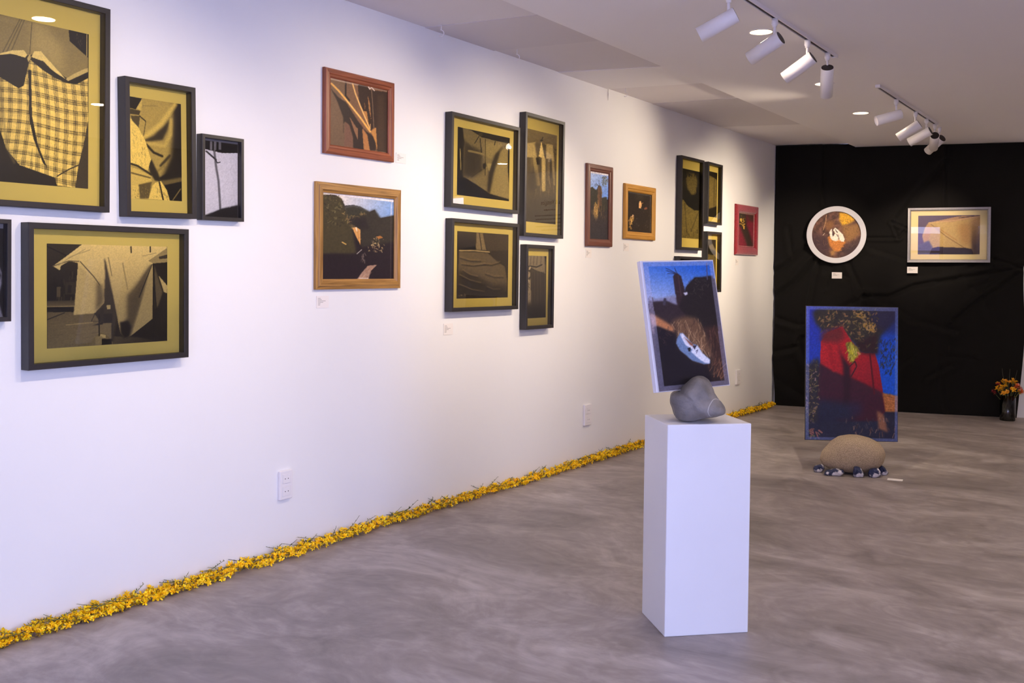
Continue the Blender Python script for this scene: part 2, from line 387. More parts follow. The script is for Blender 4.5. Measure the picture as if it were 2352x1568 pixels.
# ------------------------------------------------------------------ framed photographs: shared builders
RECT_RAILS = ('rail',)*4
def rails(w, h, prof, mh, mv, parent):
    """Four mitred rails; prof is the closed section as (inset from the outer edge, height off the wall)."""
    n = len(prof)
    for k in range(4):
        V = []
        for e in (0, 1):
            sx, sy = [(-1, -1), (1, -1), (1, 1), (-1, 1)][(k+e) % 4]
            V += [(sx*(w/2-s), sy*(h/2-s), z) for s, z in prof]
        Fc = [(i, n+i, n+(i+1) % n, (i+1) % n) for i in range(n)]+[tuple(range(n)), tuple(range(2*n-1, n-1, -1))]
        me = mesh_data('rail', V, Fc, mh if k % 2 == 0 else mv)
        bm = bmesh.new(); bm.from_mesh(me); bmesh.ops.recalc_face_normals(bm, faces=bm.faces); bm.to_mesh(me); bm.free()
        put('rail', me, parent)
def sheet(name, x0, x1, y0, y1, z0, z1, m, parent):
    v, f = box_vf(x0, y0, z0, x1, y1, z1); return mesh(name, v, f, m, parent)
def wall_pose(quad, d, off=.003, dims=None):
    P = [hit(p, 0, d+off) for p in quad]
    y0 = (P[0][1]+P[3][1])/2; y1 = (P[1][1]+P[2][1])/2; zt = (P[0][2]+P[1][2])/2; zb = (P[2][2]+P[3][2])/2
    ro = ((P[1][2]-P[0][2])+(P[2][2]-P[3][2]))/2/(y1-y0)*.8
    u = np.array([0, math.cos(ro), math.sin(ro)]); v = np.array([0, -math.sin(ro), math.cos(ro)]); n = np.array([1., 0, 0])
    return np.array([off, (y0+y1)/2, (zt+zb)/2]), u, v, n, y1-y0, zt-zb
def local_rect(quad_px, c, u, v, n, z):
    Q = [hit_plane(p, c+n*z, n)-c for p in quad_px]
    U = [float(q@u) for q in Q]; Vv = [float(q@v) for q in Q]
    return ((U[0]+U[3])/2, (U[1]+U[2])/2, (Vv[0]+Vv[1])/2, (Vv[2]+Vv[3])/2)
def crop(org, sc, pts): return [(org[0]+x/sc, org[1]+y/sc) for x, y in pts]
DEEP = .055
def deep_frame(label, quad, cv, org, d=DEEP, mat_m=None, f=.025, pose=None, gam=.78, group='black box frames on the white wall'):
    c, u, v, n, w, h = pose or wall_pose(quad, d)
    t = tag(empty('black_picture_frame', frame_matrix(u, v, n, c)), label, 'picture frame', group)
    rails(w, h, [(0, 0), (0, d-.002), (.002, d), (f-.0015, d), (f, d-.0015), (f, 0)], M_BLACK, M_BLACK, t)
    sheet('mat_board', -w/2+f-.004, w/2-f+.004, -h/2+f-.004, h/2-f+.004, .004, .014, mat_m or M_MAT, t)
    r = local_rect(crop(org, cv.sc, cv.quad), c, u, v, n, .0152)
    r = (max(r[0], -w/2+f-.003), min(r[1], w/2-f+.003), min(r[2], h/2-f+.003), max(r[3], -h/2+f-.003))
    cv.build('photo_print', r, .0152, t, gam=gam, con=1.35)
    g = f-.003
    mesh('glass_pane', [(-w/2+g, -h/2+g, d-.008), (w/2-g, -h/2+g, d-.008), (w/2-g, h/2-g, d-.008), (-w/2+g, h/2-g, d-.008)], [(0, 1, 2, 3)], M_GLASS, t)
    return t
WOODP = [(0, 0), (0, .017), (.006, .024), (.026, .026), (.031, .021), (.040, .019), (.046, .012), (.046, 0)]
def wood_frame(name, label, quad, inner, cv, org, mh, mv, prof=WOODP, cat='picture frame', gl=False, group='wooden frames on the white wall'):
    d = max(p[1] for p in prof)
    c, u, v, n, w, h = wall_pose(quad, d)
    t = tag(empty(name, frame_matrix(u, v, n, c)), label, cat, group)
    # scale the section so that the opening has the measured width
    r = local_rect(inner, c, u, v, n, .012)
    ins = (w/2-r[1]+w/2+r[0])/2*.5+((h/2-r[2])+(r[3]+h/2))/2*.5
    k = max(.6, min(1.5, ins/prof[-1][0]))
    rails(w, h, [(s*k, z) for s, z in prof], mh, mv, t)
    s = prof[-1][0]*k-.004
    sheet('backing_board', -w/2+s, w/2-s, -h/2+s, h/2-s, .002, .006, M_GMAT, t)
    cv.build('photo_print', (-w/2+s, w/2-s, h/2-s, -h/2+s), .0072, t, .35)
    if gl: mesh('glass_pane', [(-w/2+s, -h/2+s, .0105), (w/2-s, -h/2+s, .0105), (w/2-s, h/2-s, .0105), (-w/2+s, h/2-s, .0105)], [(0, 1, 2, 3)], M_GLASS, t)
    return t

# ------------------------------------------------------------------ the photographs: what is printed on each sheet
def pic_plaid():
    c = Canvas([(-20, 51), (675, 183), (680, 1372), (-20, 1329)], 3.336, seed=2, cell=1.0); c.fill(.10)
    c.poly([(-320, -20), (0, 55), (520, 150), (530, 240), (670, 360), (672, 470), (520, 530), (460, 490), (380, 400), (300, 330), (220, 360), (150, 320), (0, 350), (-320, 400)], .50)
    c.poly([(240, 110), (330, 130), (480, 300), (480, 480), (300, 330), (230, 350)], .62, 30)
    for x in (0, 28, 60): c.line([(150+x*.6, 85), (20+x, 340)], 9, .30, a=.7)
    c.line([(240, 110), (225, 350)], 6, .3)
    c.poly([(528, 155), (670, 183), (670, 360), (530, 240)], .05)
    c.scatter([(580, 180), (630, 190), (630, 290), (580, 260)], 12, 12, 6, [.3, .22], (1.4, 1.7)); c.line([(661, 185), (661, 350)], 8, .62)
    c.poly([(0, 350), (90, 325), (180, 320), (207, 355), (190, 378), (80, 350), (0, 362), (-300, 400)], .9)
    c.poly([(238, 370), (260, 325), (310, 325), (370, 390), (500, 530), (470, 525), (380, 450), (330, 400), (290, 388)], .9)
    c.poly([(500, 530), (560, 490), (640, 450), (672, 440), (672, 470), (520, 545)], .72)
    plaid = c.mask([(-320, 520), (0, 530), (140, 610), (180, 590), (225, 388), (330, 470), (430, 530), (510, 560), (590, 565), (672, 518), (675, 850), (650, 1000), (605, 1190), (582, 1368), (440, 1352), (420, 1290), (150, 1200), (50, 1080), (0, 930), (-320, 900)])
    xx = c.X+.10*(c.Y-700)*np.where(c.X > 250, -.35+.0*c.X, .45)+14*np.sin(c.Y/170); yy = c.Y-.13*c.X+12*np.sin(c.X/120)
    bx = np.clip(np.cos(xx/70*2*np.pi)*2.2, 0, 1)*.17; by = np.clip(np.cos(yy/78*2*np.pi)*2.2, 0, 1)*.17
    lx = (np.abs(((xx/14) % 1)-.5) > .36)*np.clip(np.cos(xx/70*2*np.pi)*3+.4, 0, 1)*.5; ly = (np.abs(((yy/16) % 1)-.5) > .36)*np.clip(np.cos(yy/78*2*np.pi)*3+.4, 0, 1)*.5
    g = np.clip(.95-bx-by-.6*lx-.6*ly-.6*bx*by*8*.2, .12, 1)
    g = g*(.86+.14*np.cos((c.X-330)/300))
    c.rgb += plaid[..., None]*(c.dark+(c.paper-c.dark)*g[..., None]*np.array([1.02, 1.0, .86])-c.rgb)
    c.poly([(-320, 400), (0, 362), (110, 355), (215, 385), (180, 590), (140, 612), (0, 530), (-320, 520)], .07)
    c.poly([(240, 390), (300, 412), (400, 470), (495, 528), (430, 530), (350, 480)], .07)
    c.poly([(510, 548), (570, 530), (673, 472), (673, 516), (580, 566), (515, 560)], .05)
    c.poly([(214, 470), (236, 470), (245, 820), (290, 1040), (362, 1212), (330, 1180), (258, 1000), (224, 850)], .08)
    c.poly([(650, 1000), (676, 850), (680, 1372), (580, 1366), (605, 1190)], .2)
    c.line([(440, 1280), (530, 1225), (605, 1190)], 10, .2); c.line([(0, 600), (50, 1060), (110, 1180)], 16, .45, 20, .6)
    c.poly([(205, 380), (228, 345), (235, 380), (215, 410)], .7); c.noise(8, .05); return c
def pic_tied_cloth():
    c = Canvas([(10, 106), (740, 222), (735, 1467), (5, 1426)], 5.6, seed=3, paper=(204, 176, 84)); c.fill(.62)
    c.poly([(640, 200), (760, 220), (760, 1480), (560, 1480), (470, 1200), (600, 900), (630, 600)], .09, 28)
    c.line([(660, 230), (480, 480), (280, 630)], 60, .78, 40); c.poly([(255, 685), (380, 625), (520, 500), (610, 390), (560, 560), (500, 680), (270, 705)], .15, 14)
    c.line([(610, 420), (600, 620), (520, 760), (300, 720)], 40, .72, 30); c.line([(285, 735), (380, 840), (490, 888)], 30, .14, 14)
    c.line([(470, 1010), (585, 885)], 34, .2, 20); c.line([(430, 1080), (520, 1000)], 30, .5, 20)
    c.poly([(300, 950), (350, 925), (440, 1120), (470, 1220), (390, 1200), (330, 1100)], .13, 8)
    c.poly([(440, 1165), (600, 1085), (740, 1075), (740, 1180), (470, 1205)], .09, 8); c.poly([(470, 1205), (740, 1160), (740, 1260), (500, 1268)], .36, 12)
    c.poly([(500, 1265), (740, 1210), (740, 1480), (570, 1460), (540, 1320)], .06, 6); c.line([(620, 1450), (720, 1310)], 14, .4)
    c.poly([(0, 300), (90, 400), (190, 520), (280, 700), (345, 930), (300, 1070), (0, 960)], .9); c.scatter([(90, 430), (180, 540), (320, 900), (290, 1030), (90, 950)], 46, 40, 5, [.4, .5, .3], (1.1, 1.4), .7)
    c.line([(0, 955), (170, 1010), (345, 1125)], 26, .17); c.poly([(0, 1000), (170, 1050), (340, 1140), (350, 1215), (190, 1255), (0, 1250)], .78)
    c.line([(90, 1100), (330, 1165)], 20, .35, 8); c.poly([(0, 1260), (180, 1250), (200, 1435), (0, 1430)], .82); c.poly([(180, 1252), (350, 1215), (310, 1425), (195, 1432)], .3, 6)
    c.poly([(305, 1440), (360, 1260), (400, 1225), (470, 1208), (545, 1330), (578, 1460)], .88); c.line([(448, 1225), (495, 1450)], 20, .12)
    c.scatter([(340, 1400), (400, 1260), (540, 1350), (560, 1440)], 26, 26, 6, [.4, .3], (1.3, 1.6)); c.scatter([(100, 1290), (300, 1250), (290, 1410), (100, 1410)], 40, 20, 6, [.2, .4, .55], (1.0, 1.8))
    c.poly([(0, 100), (240, 145), (160, 285), (0, 250)], .06); c.poly([(165, 275), (240, 160), (235, 300)], .75)
    c.poly([(0, 255), (220, 305), (200, 362), (0, 330)], .2); c.poly([(90, 360), (212, 375), (192, 520), (110, 430)], .25); c.line([(205, 370), (280, 435)], 16, .15); c.line([(285, 440), (255, 620)], 10, .25)
    c.line([(250, 240), (440, 245)], 8, .45); c.noise(9, .07); return c
def pic_white_sheet():
    c = Canvas([(1465, 1005), (1712, 1045), (1712, 1592), (1463, 1555)], 3.137, paper=(236, 232, 236), dark=(16, 14, 16), seed=4); c.fill(.7)
    c.poly([(1460, 1000), (1715, 1040), (1715, 1108), (1600, 1103), (1485, 1072), (1460, 1060)], .04)
    for x in (1512, 1540, 1575): c.poly([(x, 1015), (x+17, 1018), (x+17, 1080), (x, 1076)], .3)
    c.line([(1543, 1085), (1556, 1200), (1572, 1300), (1580, 1420), (1586, 1545)], 15, .28, 8); c.line([(1487, 1085), (1556, 1150)], 12, .12); c.line([(1552, 1150), (1565, 1172), (1584, 1168)], 8, .1)
    c.poly([(1460, 1548), (1600, 1505), (1715, 1490), (1715, 1600), (1460, 1580)], .07, 4); c.scatter([(1600, 1150), (1700, 1150), (1700, 1450), (1600, 1450)], 14, 50, 4, [.55, .75], (1.8, 2.3), .5); c.noise(7, .05); return c
def pic_pale_figure():
    c = Canvas([(-330, 110), (60, 140), (68, 945), (-330, 985)], 3.825, paper=(190, 186, 196), dark=(14, 12, 16), seed=5); c.fill(.05)
    c.poly([(-330, 330), (-60, 380), (10, 450), (44, 540), (42, 640), (12, 780), (62, 948), (-330, 980)], .5, 6); c.line([(0, 440), (30, 560), (0, 700)], 14, .15, 6); c.poly([(-330, 150), (16, 172), (16, 305), (-330, 300)], .42); c.noise(8, .1); return c
def pic_hung_sheets():
    c = Canvas([(150, 105), (1703, 150), (1703, 1365), (160, 1450)], 5.6, seed=6, paper=(194, 170, 102)); c.fill(.13)
    c.grad([(150, 95), (620, 110), (420, 270), (560, 340), (500, 850), (150, 850)], .16, .05, (150, 100), (200, 800)); c.line([(150, 140), (400, 260)], 16, .03)
    c.scatter([(200, 470), (520, 450), (500, 800), (200, 800)], 26, 70, 16, [.16, .22, .04, .02], (1.4, 1.7)); c.poly([(280, 660), (330, 660), (330, 790), (280, 790)], .26)
    c.poly([(390, 600), (520, 600), (510, 760), (385, 760)], .14); c.poly([(425, 640), (470, 640), (465, 740), (420, 740)], .05)
    c.grad([(150, 840), (515, 835), (502, 915), (155, 920)], .2, .32, (150, 840), (150, 915)); c.line([(155, 912), (500, 910)], 10, .5); c.poly([(155, 922), (502, 922), (495, 985), (160, 988)], .03)
    c.grad([(158, 985), (500, 985), (760, 1000), (1010, 1390), (1010, 1420), (160, 1455)], .30, .42, (160, 985), (300, 1450)); c.line([(160, 1080), (380, 995)], 14, .1); c.scatter([(170, 1100), (700, 1100), (760, 1400), (180, 1430)], 40, 120, 7, [.25, .36, .45], (-.15, -.02), .5); c.line([(400, 1150), (740, 1120)], 10, .55)
    c.poly([(1000, 1000), (1710, 900), (1710, 1400), (1000, 1420)], .09); c.grad([(1000, 1300), (1550, 1330), (1550, 1400), (1000, 1420)], .25, .12, (1000, 1300), (1550, 1300))
    c.grad([(600, 118), (1690, 145), (1705, 165), (1460, 332), (1515, 355), (1510, 1080), (1240, 1292), (1160, 1332), (1100, 1262), (1060, 1090), (990, 740), (900, 760), (890, 870), (770, 1000), (500, 1022), (552, 358), (440, 330), (330, 392), (320, 450), (228, 395), (400, 270)], .9, .62, (900, 120), (900, 900))
    c.poly([(560, 380), (800, 620), (830, 880), (760, 1000), (500, 1020)], .70, 8); c.poly([(790, 600), (860, 640), (890, 780), (880, 870), (770, 990), (790, 800)], .34, 22)
    c.line([(580, 340), (760, 540), (830, 640)], 12, .2, 5); c.line([(230, 395), (430, 330), (560, 335)], 14, .35, 8); c.line([(430, 300), (640, 180)], 8, .6, 8); c.line([(300, 390), (460, 270), (700, 190)], 10, .62, 10)
    c.poly([(885, 290), (905, 330), (990, 720), (1062, 1092), (1005, 1400), (990, 1000), (892, 870), (890, 700), (900, 500)], .17, 8); c.line([(940, 290), (985, 520)], 12, .45, 8); c.line([(1125, 360), (1190, 700)], 12, .5, 14)
    c.poly([(1180, 780), (1300, 640), (1490, 370), (1400, 760), (1360, 920), (1240, 1292), (1160, 1332), (1100, 1240), (1180, 1060)], .26, 26); c.line([(1505, 380), (1340, 800)], 14, .08, 6); c.line([(1490, 400), (1250, 780)], 30, .3, 26)
    c.poly([(1512, 400), (1512, 1080), (1245, 1280), (1330, 1000), (1390, 800)], .60, 8); c.poly([(1090, 1120), (1200, 1100), (1240, 1180), (1210, 1310), (1150, 1335), (1105, 1262)], .05, 12)
    c.poly([(1520, 372), (1705, 345), (1705, 1368), (1560, 1370), (1245, 1292), (1512, 1082)], .07); c.poly([(1532, 380), (1600, 600), (1645, 740), (1590, 905), (1548, 960)], .30, 8); c.line([(1522, 380), (1540, 700), (1562, 960)], 16, .04); c.poly([(1592, 525), (1705, 655), (1700, 752), (1660, 735)], .74)
    c.scatter([(1540, 1000), (1690, 950), (1690, 1300), (1500, 1300)], 18, 120, 7, [.12, .03], (1.5, 1.65)); c.poly([(1458, 332), (1705, 165), (1705, 350), (1520, 365)], .56); c.poly([(1590, 280), (1705, 250), (1705, 300), (1600, 310)], .18); c.line([(1380, 270), (1560, 230)], 5, .4)
    c.line([(1232, 150), (1234, 222)], 17, .05); c.line([(1481, 146), (1482, 216)], 17, .05)
    c.poly([(880, 885), (990, 880), (995, 1020), (880, 1015)], .16); c.poly([(920, 900), (970, 900), (970, 950), (925, 950)], .62); c.line([(824, 1020), (826, 1295)], 14, .04); c.poly([(838, 1130), (985, 1125), (985, 1335), (840, 1312)], .40, 5); c.poly([(885, 1010), (995, 1010), (990, 1130), (885, 1130)], .1); c.poly([(838, 1270), (912, 1282), (906, 1322), (836, 1312)], .7)
    c.poly([(778, 1300), (860, 1296), (862, 1405), (780, 1412)], .5, 3); c.poly([(862, 1330), (985, 1335), (990, 1400), (862, 1408)], .08); c.line([(770, 1010), (725, 1105)], 9, .1); c.line([(735, 1105), (860, 1105)], 6, .14); c.poly([(735, 1160), (880, 1110), (870, 1150)], .1)
    c.noise(11, .06); return c
def pic_cloth_pegs():
    c = Canvas([(318, 308), (1035, 465), (1015, 1340), (293, 1245)], 6.03, seed=7); c.fill(.42)
    c.poly([(300, 300), (392, 325), (400, 500), (380, 1010), (285, 1250)], .04, 8); c.line([(345, 615), (352, 900)], 13, .55)
    c.poly([(400, 470), (480, 560), (640, 640), (660, 900), (520, 1010), (370, 990)], .16, 26); c.poly([(395, 330), (520, 370), (600, 440), (640, 620), (480, 540), (400, 450)], .40, 10)
    c.poly([(430, 325), (1040, 462), (1035, 540), (800, 492), (640, 450), (520, 370)], .05); c.poly([(600, 400), (655, 385), (660, 440), (610, 440)], .18)
    c.poly([(890, 650), (1000, 590), (1015, 1310), (755, 1245), (830, 900)], .52, 8); c.poly([(700, 520), (960, 540), (880, 660), (760, 760), (700, 700)], .52, 16); c.poly([(960, 530), (900, 650), (800, 960), (745, 1230), (712, 1190), (735, 930), (830, 690), (930, 580)], .12, 12)
    c.poly([(705, 815), (780, 815), (745, 930)], .55, 6); c.line([(465, 640), (560, 660), (690, 695)], 28, .46, 14); c.poly([(660, 820), (700, 800), (705, 870), (660, 900)], .05, 5); c.line([(695, 480), (688, 980)], 8, .08); c.line([(700, 860), (698, 970)], 7, .5)
    c.line([(605, 445), (548, 535)], 12, .06); c.line([(622, 470), (640, 660)], 12, .06); c.line([(832, 512), (820, 562)], 12, .06); c.line([(500, 1000), (640, 900)], 12, .15, 10)
    c.poly([(285, 1010), (400, 1005), (560, 1105), (750, 1235), (1020, 1315), (1020, 1345), (285, 1250)], .025, 6); c.poly([(1008, 560), (1036, 540), (1018, 1120), (1002, 900)], .04); c.line([(960, 580), (1030, 570)], 8, .15); c.noise(9, .10); return c
def pic_white_dress():
    c = Canvas([(120, 262), (490, 348), (468, 1345), (104, 1314)], 4.9, seed=8, paper=(200, 174, 104)); c.fill(.30)
    c.grad([(100, 250), (495, 340), (490, 560), (100, 520)], .44, .34, (300, 280), (300, 520)); c.scatter([(440, 470), (495, 470), (490, 650), (440, 640)], 14, 50, 9, [.12, .2, .3], (0, .4))
    c.poly([(120, 445), (245, 425), (285, 560), (250, 605), (190, 600), (120, 600)], .66); c.poly([(235, 440), (295, 430), (295, 580), (260, 590)], .30, 6); c.poly([(312, 418), (352, 612), (282, 588)], .86); c.poly([(350, 440), (440, 455), (458, 640), (360, 605), (345, 520)], .66); c.poly([(325, 440), (370, 450), (365, 600), (350, 610)], .24, 5)
    c.line([(308, 412), (330, 370)], 10, .06); c.line([(305, 405), (325, 405)], 14, .08); c.line([(140, 470), (120, 800)], 26, .6, 6)
    for x0, x1, w, g, y1 in ((235, 275, 42, .6, 900), (335, 335, 44, .78, 960), (395, 390, 22, .4, 850), (440, 458, 22, .62, 900), (300, 300, 20, .2, 820), (205, 200, 20, .4, 760), (418, 420, 16, .16, 820)): c.line([(x0, 620), (x1, y1)], w, g, 16, .9)
    c.poly([(248, 610), (290, 598), (290, 680), (262, 684)], .10); c.poly([(170, 740), (260, 740), (262, 1000), (160, 1000)], .2, 30)
    c.scatter([(120, 800), (490, 820), (470, 1040), (110, 1040)], 40, 120, 7, [.45, .6, .2, .25], (1.5, 1.65), .5); c.grad([(90, 1000), (500, 1020), (480, 1360), (90, 1330)], .26, .18, (300, 1000), (300, 1330), 30); c.noise(9, .10); return c
def pic_skirt():
    c = Canvas([(275, 220), (912, 262), (895, 1045), (262, 1055)], 5.407, seed=9, paper=(196, 168, 108)); c.fill(.15)
    c.grad([(270, 215), (510, 240), (500, 420), (330, 450), (270, 460)], .22, .12, (400, 230), (400, 440)); c.poly([(590, 245), (920, 258), (915, 460), (650, 470)], .24, 6); c.poly([(512, 235), (590, 245), (632, 455), (500, 450)], .46, 5); c.line([(548, 250), (575, 450)], 10, .15, 5)
    c.poly([(330, 445), (500, 400), (505, 452), (400, 462)], .02, 4); c.poly([(660, 470), (915, 465), (912, 700), (860, 640), (770, 590)], .17)
    c.poly([(298, 460), (380, 475), (650, 490), (760, 592), (862, 662), (892, 855), (880, 970), (700, 1030), (560, 965), (272, 885)], .34, 4); c.poly([(270, 700), (560, 800), (700, 900), (890, 880), (880, 1060), (262, 1060)], .14, 40)
    for a, b in (((310, 560), (560, 600)), ((330, 640), (620, 640)), ((340, 720), (520, 800)), ((300, 780), (560, 880)), ((300, 900), (600, 990)), ((600, 640), (800, 620)), ((620, 760), (840, 800)), ((640, 930), (800, 960))):
        m = ((a[0]+b[0])/2, (a[1]+b[1])/2+18); c.line([a, m, b], 14, .10, 14, .7); c.line([(a[0], a[1]-22), (m[0], m[1]-22), (b[0], b[1]-22)], 12, .46, 14, .6)
    c.line([(300, 462), (480, 462), (670, 480)], 15, .62); c.line([(340, 478), (560, 482)], 7, .2); c.scatter([(290, 990), (370, 990), (370, 1020), (290, 1020)], 6, 12, 9, [.5], (0, 1)); c.noise(9, .09); return c
def pic_gathered():
    c = Canvas([(1125, 519), (1385, 533), (1365, 1295), (1108, 1301)], 5.407, seed=10, paper=(206, 184, 140)); c.fill(.2)
    c.poly([(1120, 510), (1360, 530), (1368, 752), (1230, 700), (1120, 660)], .48, 5); c.poly([(1362, 530), (1390, 530), (1375, 620)], .05)
    for x in (1190, 1230, 1270, 1320): c.line([(x, 530), (x-10, 640)], 9, .3, 8)
    c.line([(1130, 662), (1185, 655), (1260, 668), (1325, 640)], 17, .10, 6); c.line([(1190, 680), (1260, 720), (1330, 742)], 12, .16, 8); c.line([(1170, 690), (1180, 670)], 20, .7)
    c.poly([(1195, 700), (1368, 750), (1360, 1300), (1188, 1300)], .24)
    for x in (1215, 1250, 1290, 1325, 1345): c.line([(x, 730), (x-4, 1290)], 8, .13, 8, .8)
    c.poly([(1110, 690), (1180, 735), (1190, 1235), (1146, 1290), (1108, 1290)], .55); c.scatter([(1120, 720), (1180, 760), (1185, 1230), (1120, 1270)], 26, 30, 11, [.1, .2, .8], (.8, 2.2)); c.grad([(1108, 1100), (1370, 1100), (1365, 1300), (1108, 1300)], .2, .09, (1200, 1080), (1200, 1280), 30); c.noise(8, .08); return c
def pic_hair():
    c = Canvas([(160, 210), (350, 240), (330, 935), (140, 922)], 4.48, seed=11, paper=(190, 164, 70)); c.fill(.07)
    c.poly([(222, 255), (300, 260), (325, 320), (318, 440), (300, 480), (262, 482), (220, 420), (205, 330)], .36, 6); c.scatter([(190, 235), (345, 250), (335, 460), (300, 450), (320, 320), (260, 270), (210, 300), (200, 420), (180, 420)], 40, 40, 7, [.03, .14, .2, .02], (.9, 2.2)); c.poly([(160, 530), (178, 535), (225, 600), (290, 640), (335, 640), (332, 940), (140, 930)], .42)
    c.line([(190, 570), (210, 900)], 6, .2); c.line([(330, 660), (250, 860)], 6, .2); c.scatter([(170, 820), (330, 820), (330, 900), (165, 900)], 14, 30, 7, [.15, .25], (1.3, 1.8)); c.noise(8, .14); return c
def pic_dark_sheet():
    c = Canvas([(430, 236), (535, 255), (510, 700), (420, 716)], 4.48, seed=12, paper=(196, 168, 76)); c.fill(.07)
    c.poly([(440, 285), (470, 300), (528, 335), (512, 600), (435, 645)], .40, 5); c.line([(500, 330), (490, 600)], 8, .25, 6); c.noise(8, .1); return c
def pic_fold():
    c = Canvas([(415, 937), (515, 945), (505, 1335), (405, 1335)], 4.48, seed=13, paper=(190, 164, 86)); c.fill(.13)
    c.poly([(445, 1000), (480, 985), (512, 1040), (480, 1100), (450, 1050)], .4, 3); c.poly([(415, 1085), (470, 1100), (505, 1090), (505, 1340), (405, 1340)], .42, 4); c.poly([(420, 1020), (470, 1100), (505, 1090), (500, 1060)], .05, 4); c.noise(8, .1); return c
def pic_plain():
    c = Canvas([(100, 1130), (350, 1130), (350, 1500), (100, 1500)], 4.48, seed=14); c.fill(.2); c.poly([(120, 1250), (300, 1200), (330, 1480), (140, 1500)], .5, 12); c.noise(20, .2); return c
def pic_stems():
    c = Canvas([(140, 205), (1110, 412), (1090, 1362), (105, 1185)], 6.817, seed=15); c.fill((112, 80, 56))
    c.grad([(100, 200), (420, 260), (360, 1240), (100, 1200)], (104, 80, 58), (92, 72, 54), (200, 300), (200, 1100)); c.poly([(300, 480), (390, 520), (395, 620)], (130, 96, 66)); c.poly([(420, 270), (560, 300), (620, 560), (560, 740), (420, 480)], (104, 76, 54), 8)
    D = (36, 27, 24)
    c.poly([(150, 360), (280, 500), (400, 570), (600, 860), (720, 1000), (860, 1090), (890, 1200), (890, 1300), (780, 1300), (745, 1060), (670, 950), (680, 1290), (500, 1250), (500, 1090), (440, 900), (370, 850), (345, 900), (345, 1210), (350, 800), (260, 560)], D, 6)
    c.poly([(450, 780), (560, 940), (590, 960), (580, 1120), (520, 980)], (120, 86, 60)); c.poly([(380, 860), (450, 920), (495, 1080), (495, 1240), (350, 1210)], (96, 68, 54), 8); c.poly([(395, 255), (420, 260), (410, 470), (470, 540), (450, 580), (380, 480)], D)
    c.poly([(600, 315), (760, 345), (800, 400), (1110, 440), (1090, 1360), (905, 1315), (905, 960), (860, 960), (800, 1010), (700, 720), (620, 600)], (42, 30, 24), 4); c.poly([(930, 480), (1050, 480), (1030, 1330), (920, 1300)], (52, 38, 28), 20)
    c.poly([(765, 480), (800, 600), (815, 830), (780, 680)], (150, 104, 60)); c.poly([(690, 710), (745, 715), (775, 920), (745, 850)], (160, 110, 58)); c.poly([(705, 580), (722, 640), (715, 700)], (140, 96, 56)); c.poly([(660, 960), (745, 1065), (785, 1300), (685, 1290)], (156, 106, 60), 4); c.poly([(805, 1015), (892, 955), (915, 1320), (885, 1180), (830, 1060)], (172, 120, 62), 4)
    c.line([(830, 360), (845, 600), (860, 960)], 9, (120, 98, 76)); c.line([(170, 300), (285, 405), (400, 530), (640, 810), (797, 1015)], 28, (222, 166, 82), 6); c.line([(510, 285), (560, 450), (640, 640), (792, 970)], 22, (222, 172, 100), 6); c.line([(400, 530), (640, 810)], 8, (250, 200, 120), 4)
    c.line([(795, 1020), (800, 905)], 10, (200, 150, 90)); c.line([(160, 222), (600, 312)], 44, (196, 170, 144), 0, .6); c.line([(600, 312), (1080, 415)], 36, (150, 132, 118), 0, .45); c.line([(150, 1208), (690, 1300)], 22, (216, 168, 124), 0, .8); c.line([(690, 1300), (1050, 1345)], 20, (190, 150, 116), 0, .6); c.line([(780, 355), (800, 390), (835, 365), (880, 415)], 12, (230, 210, 190)); c.noise(14, .06); return c
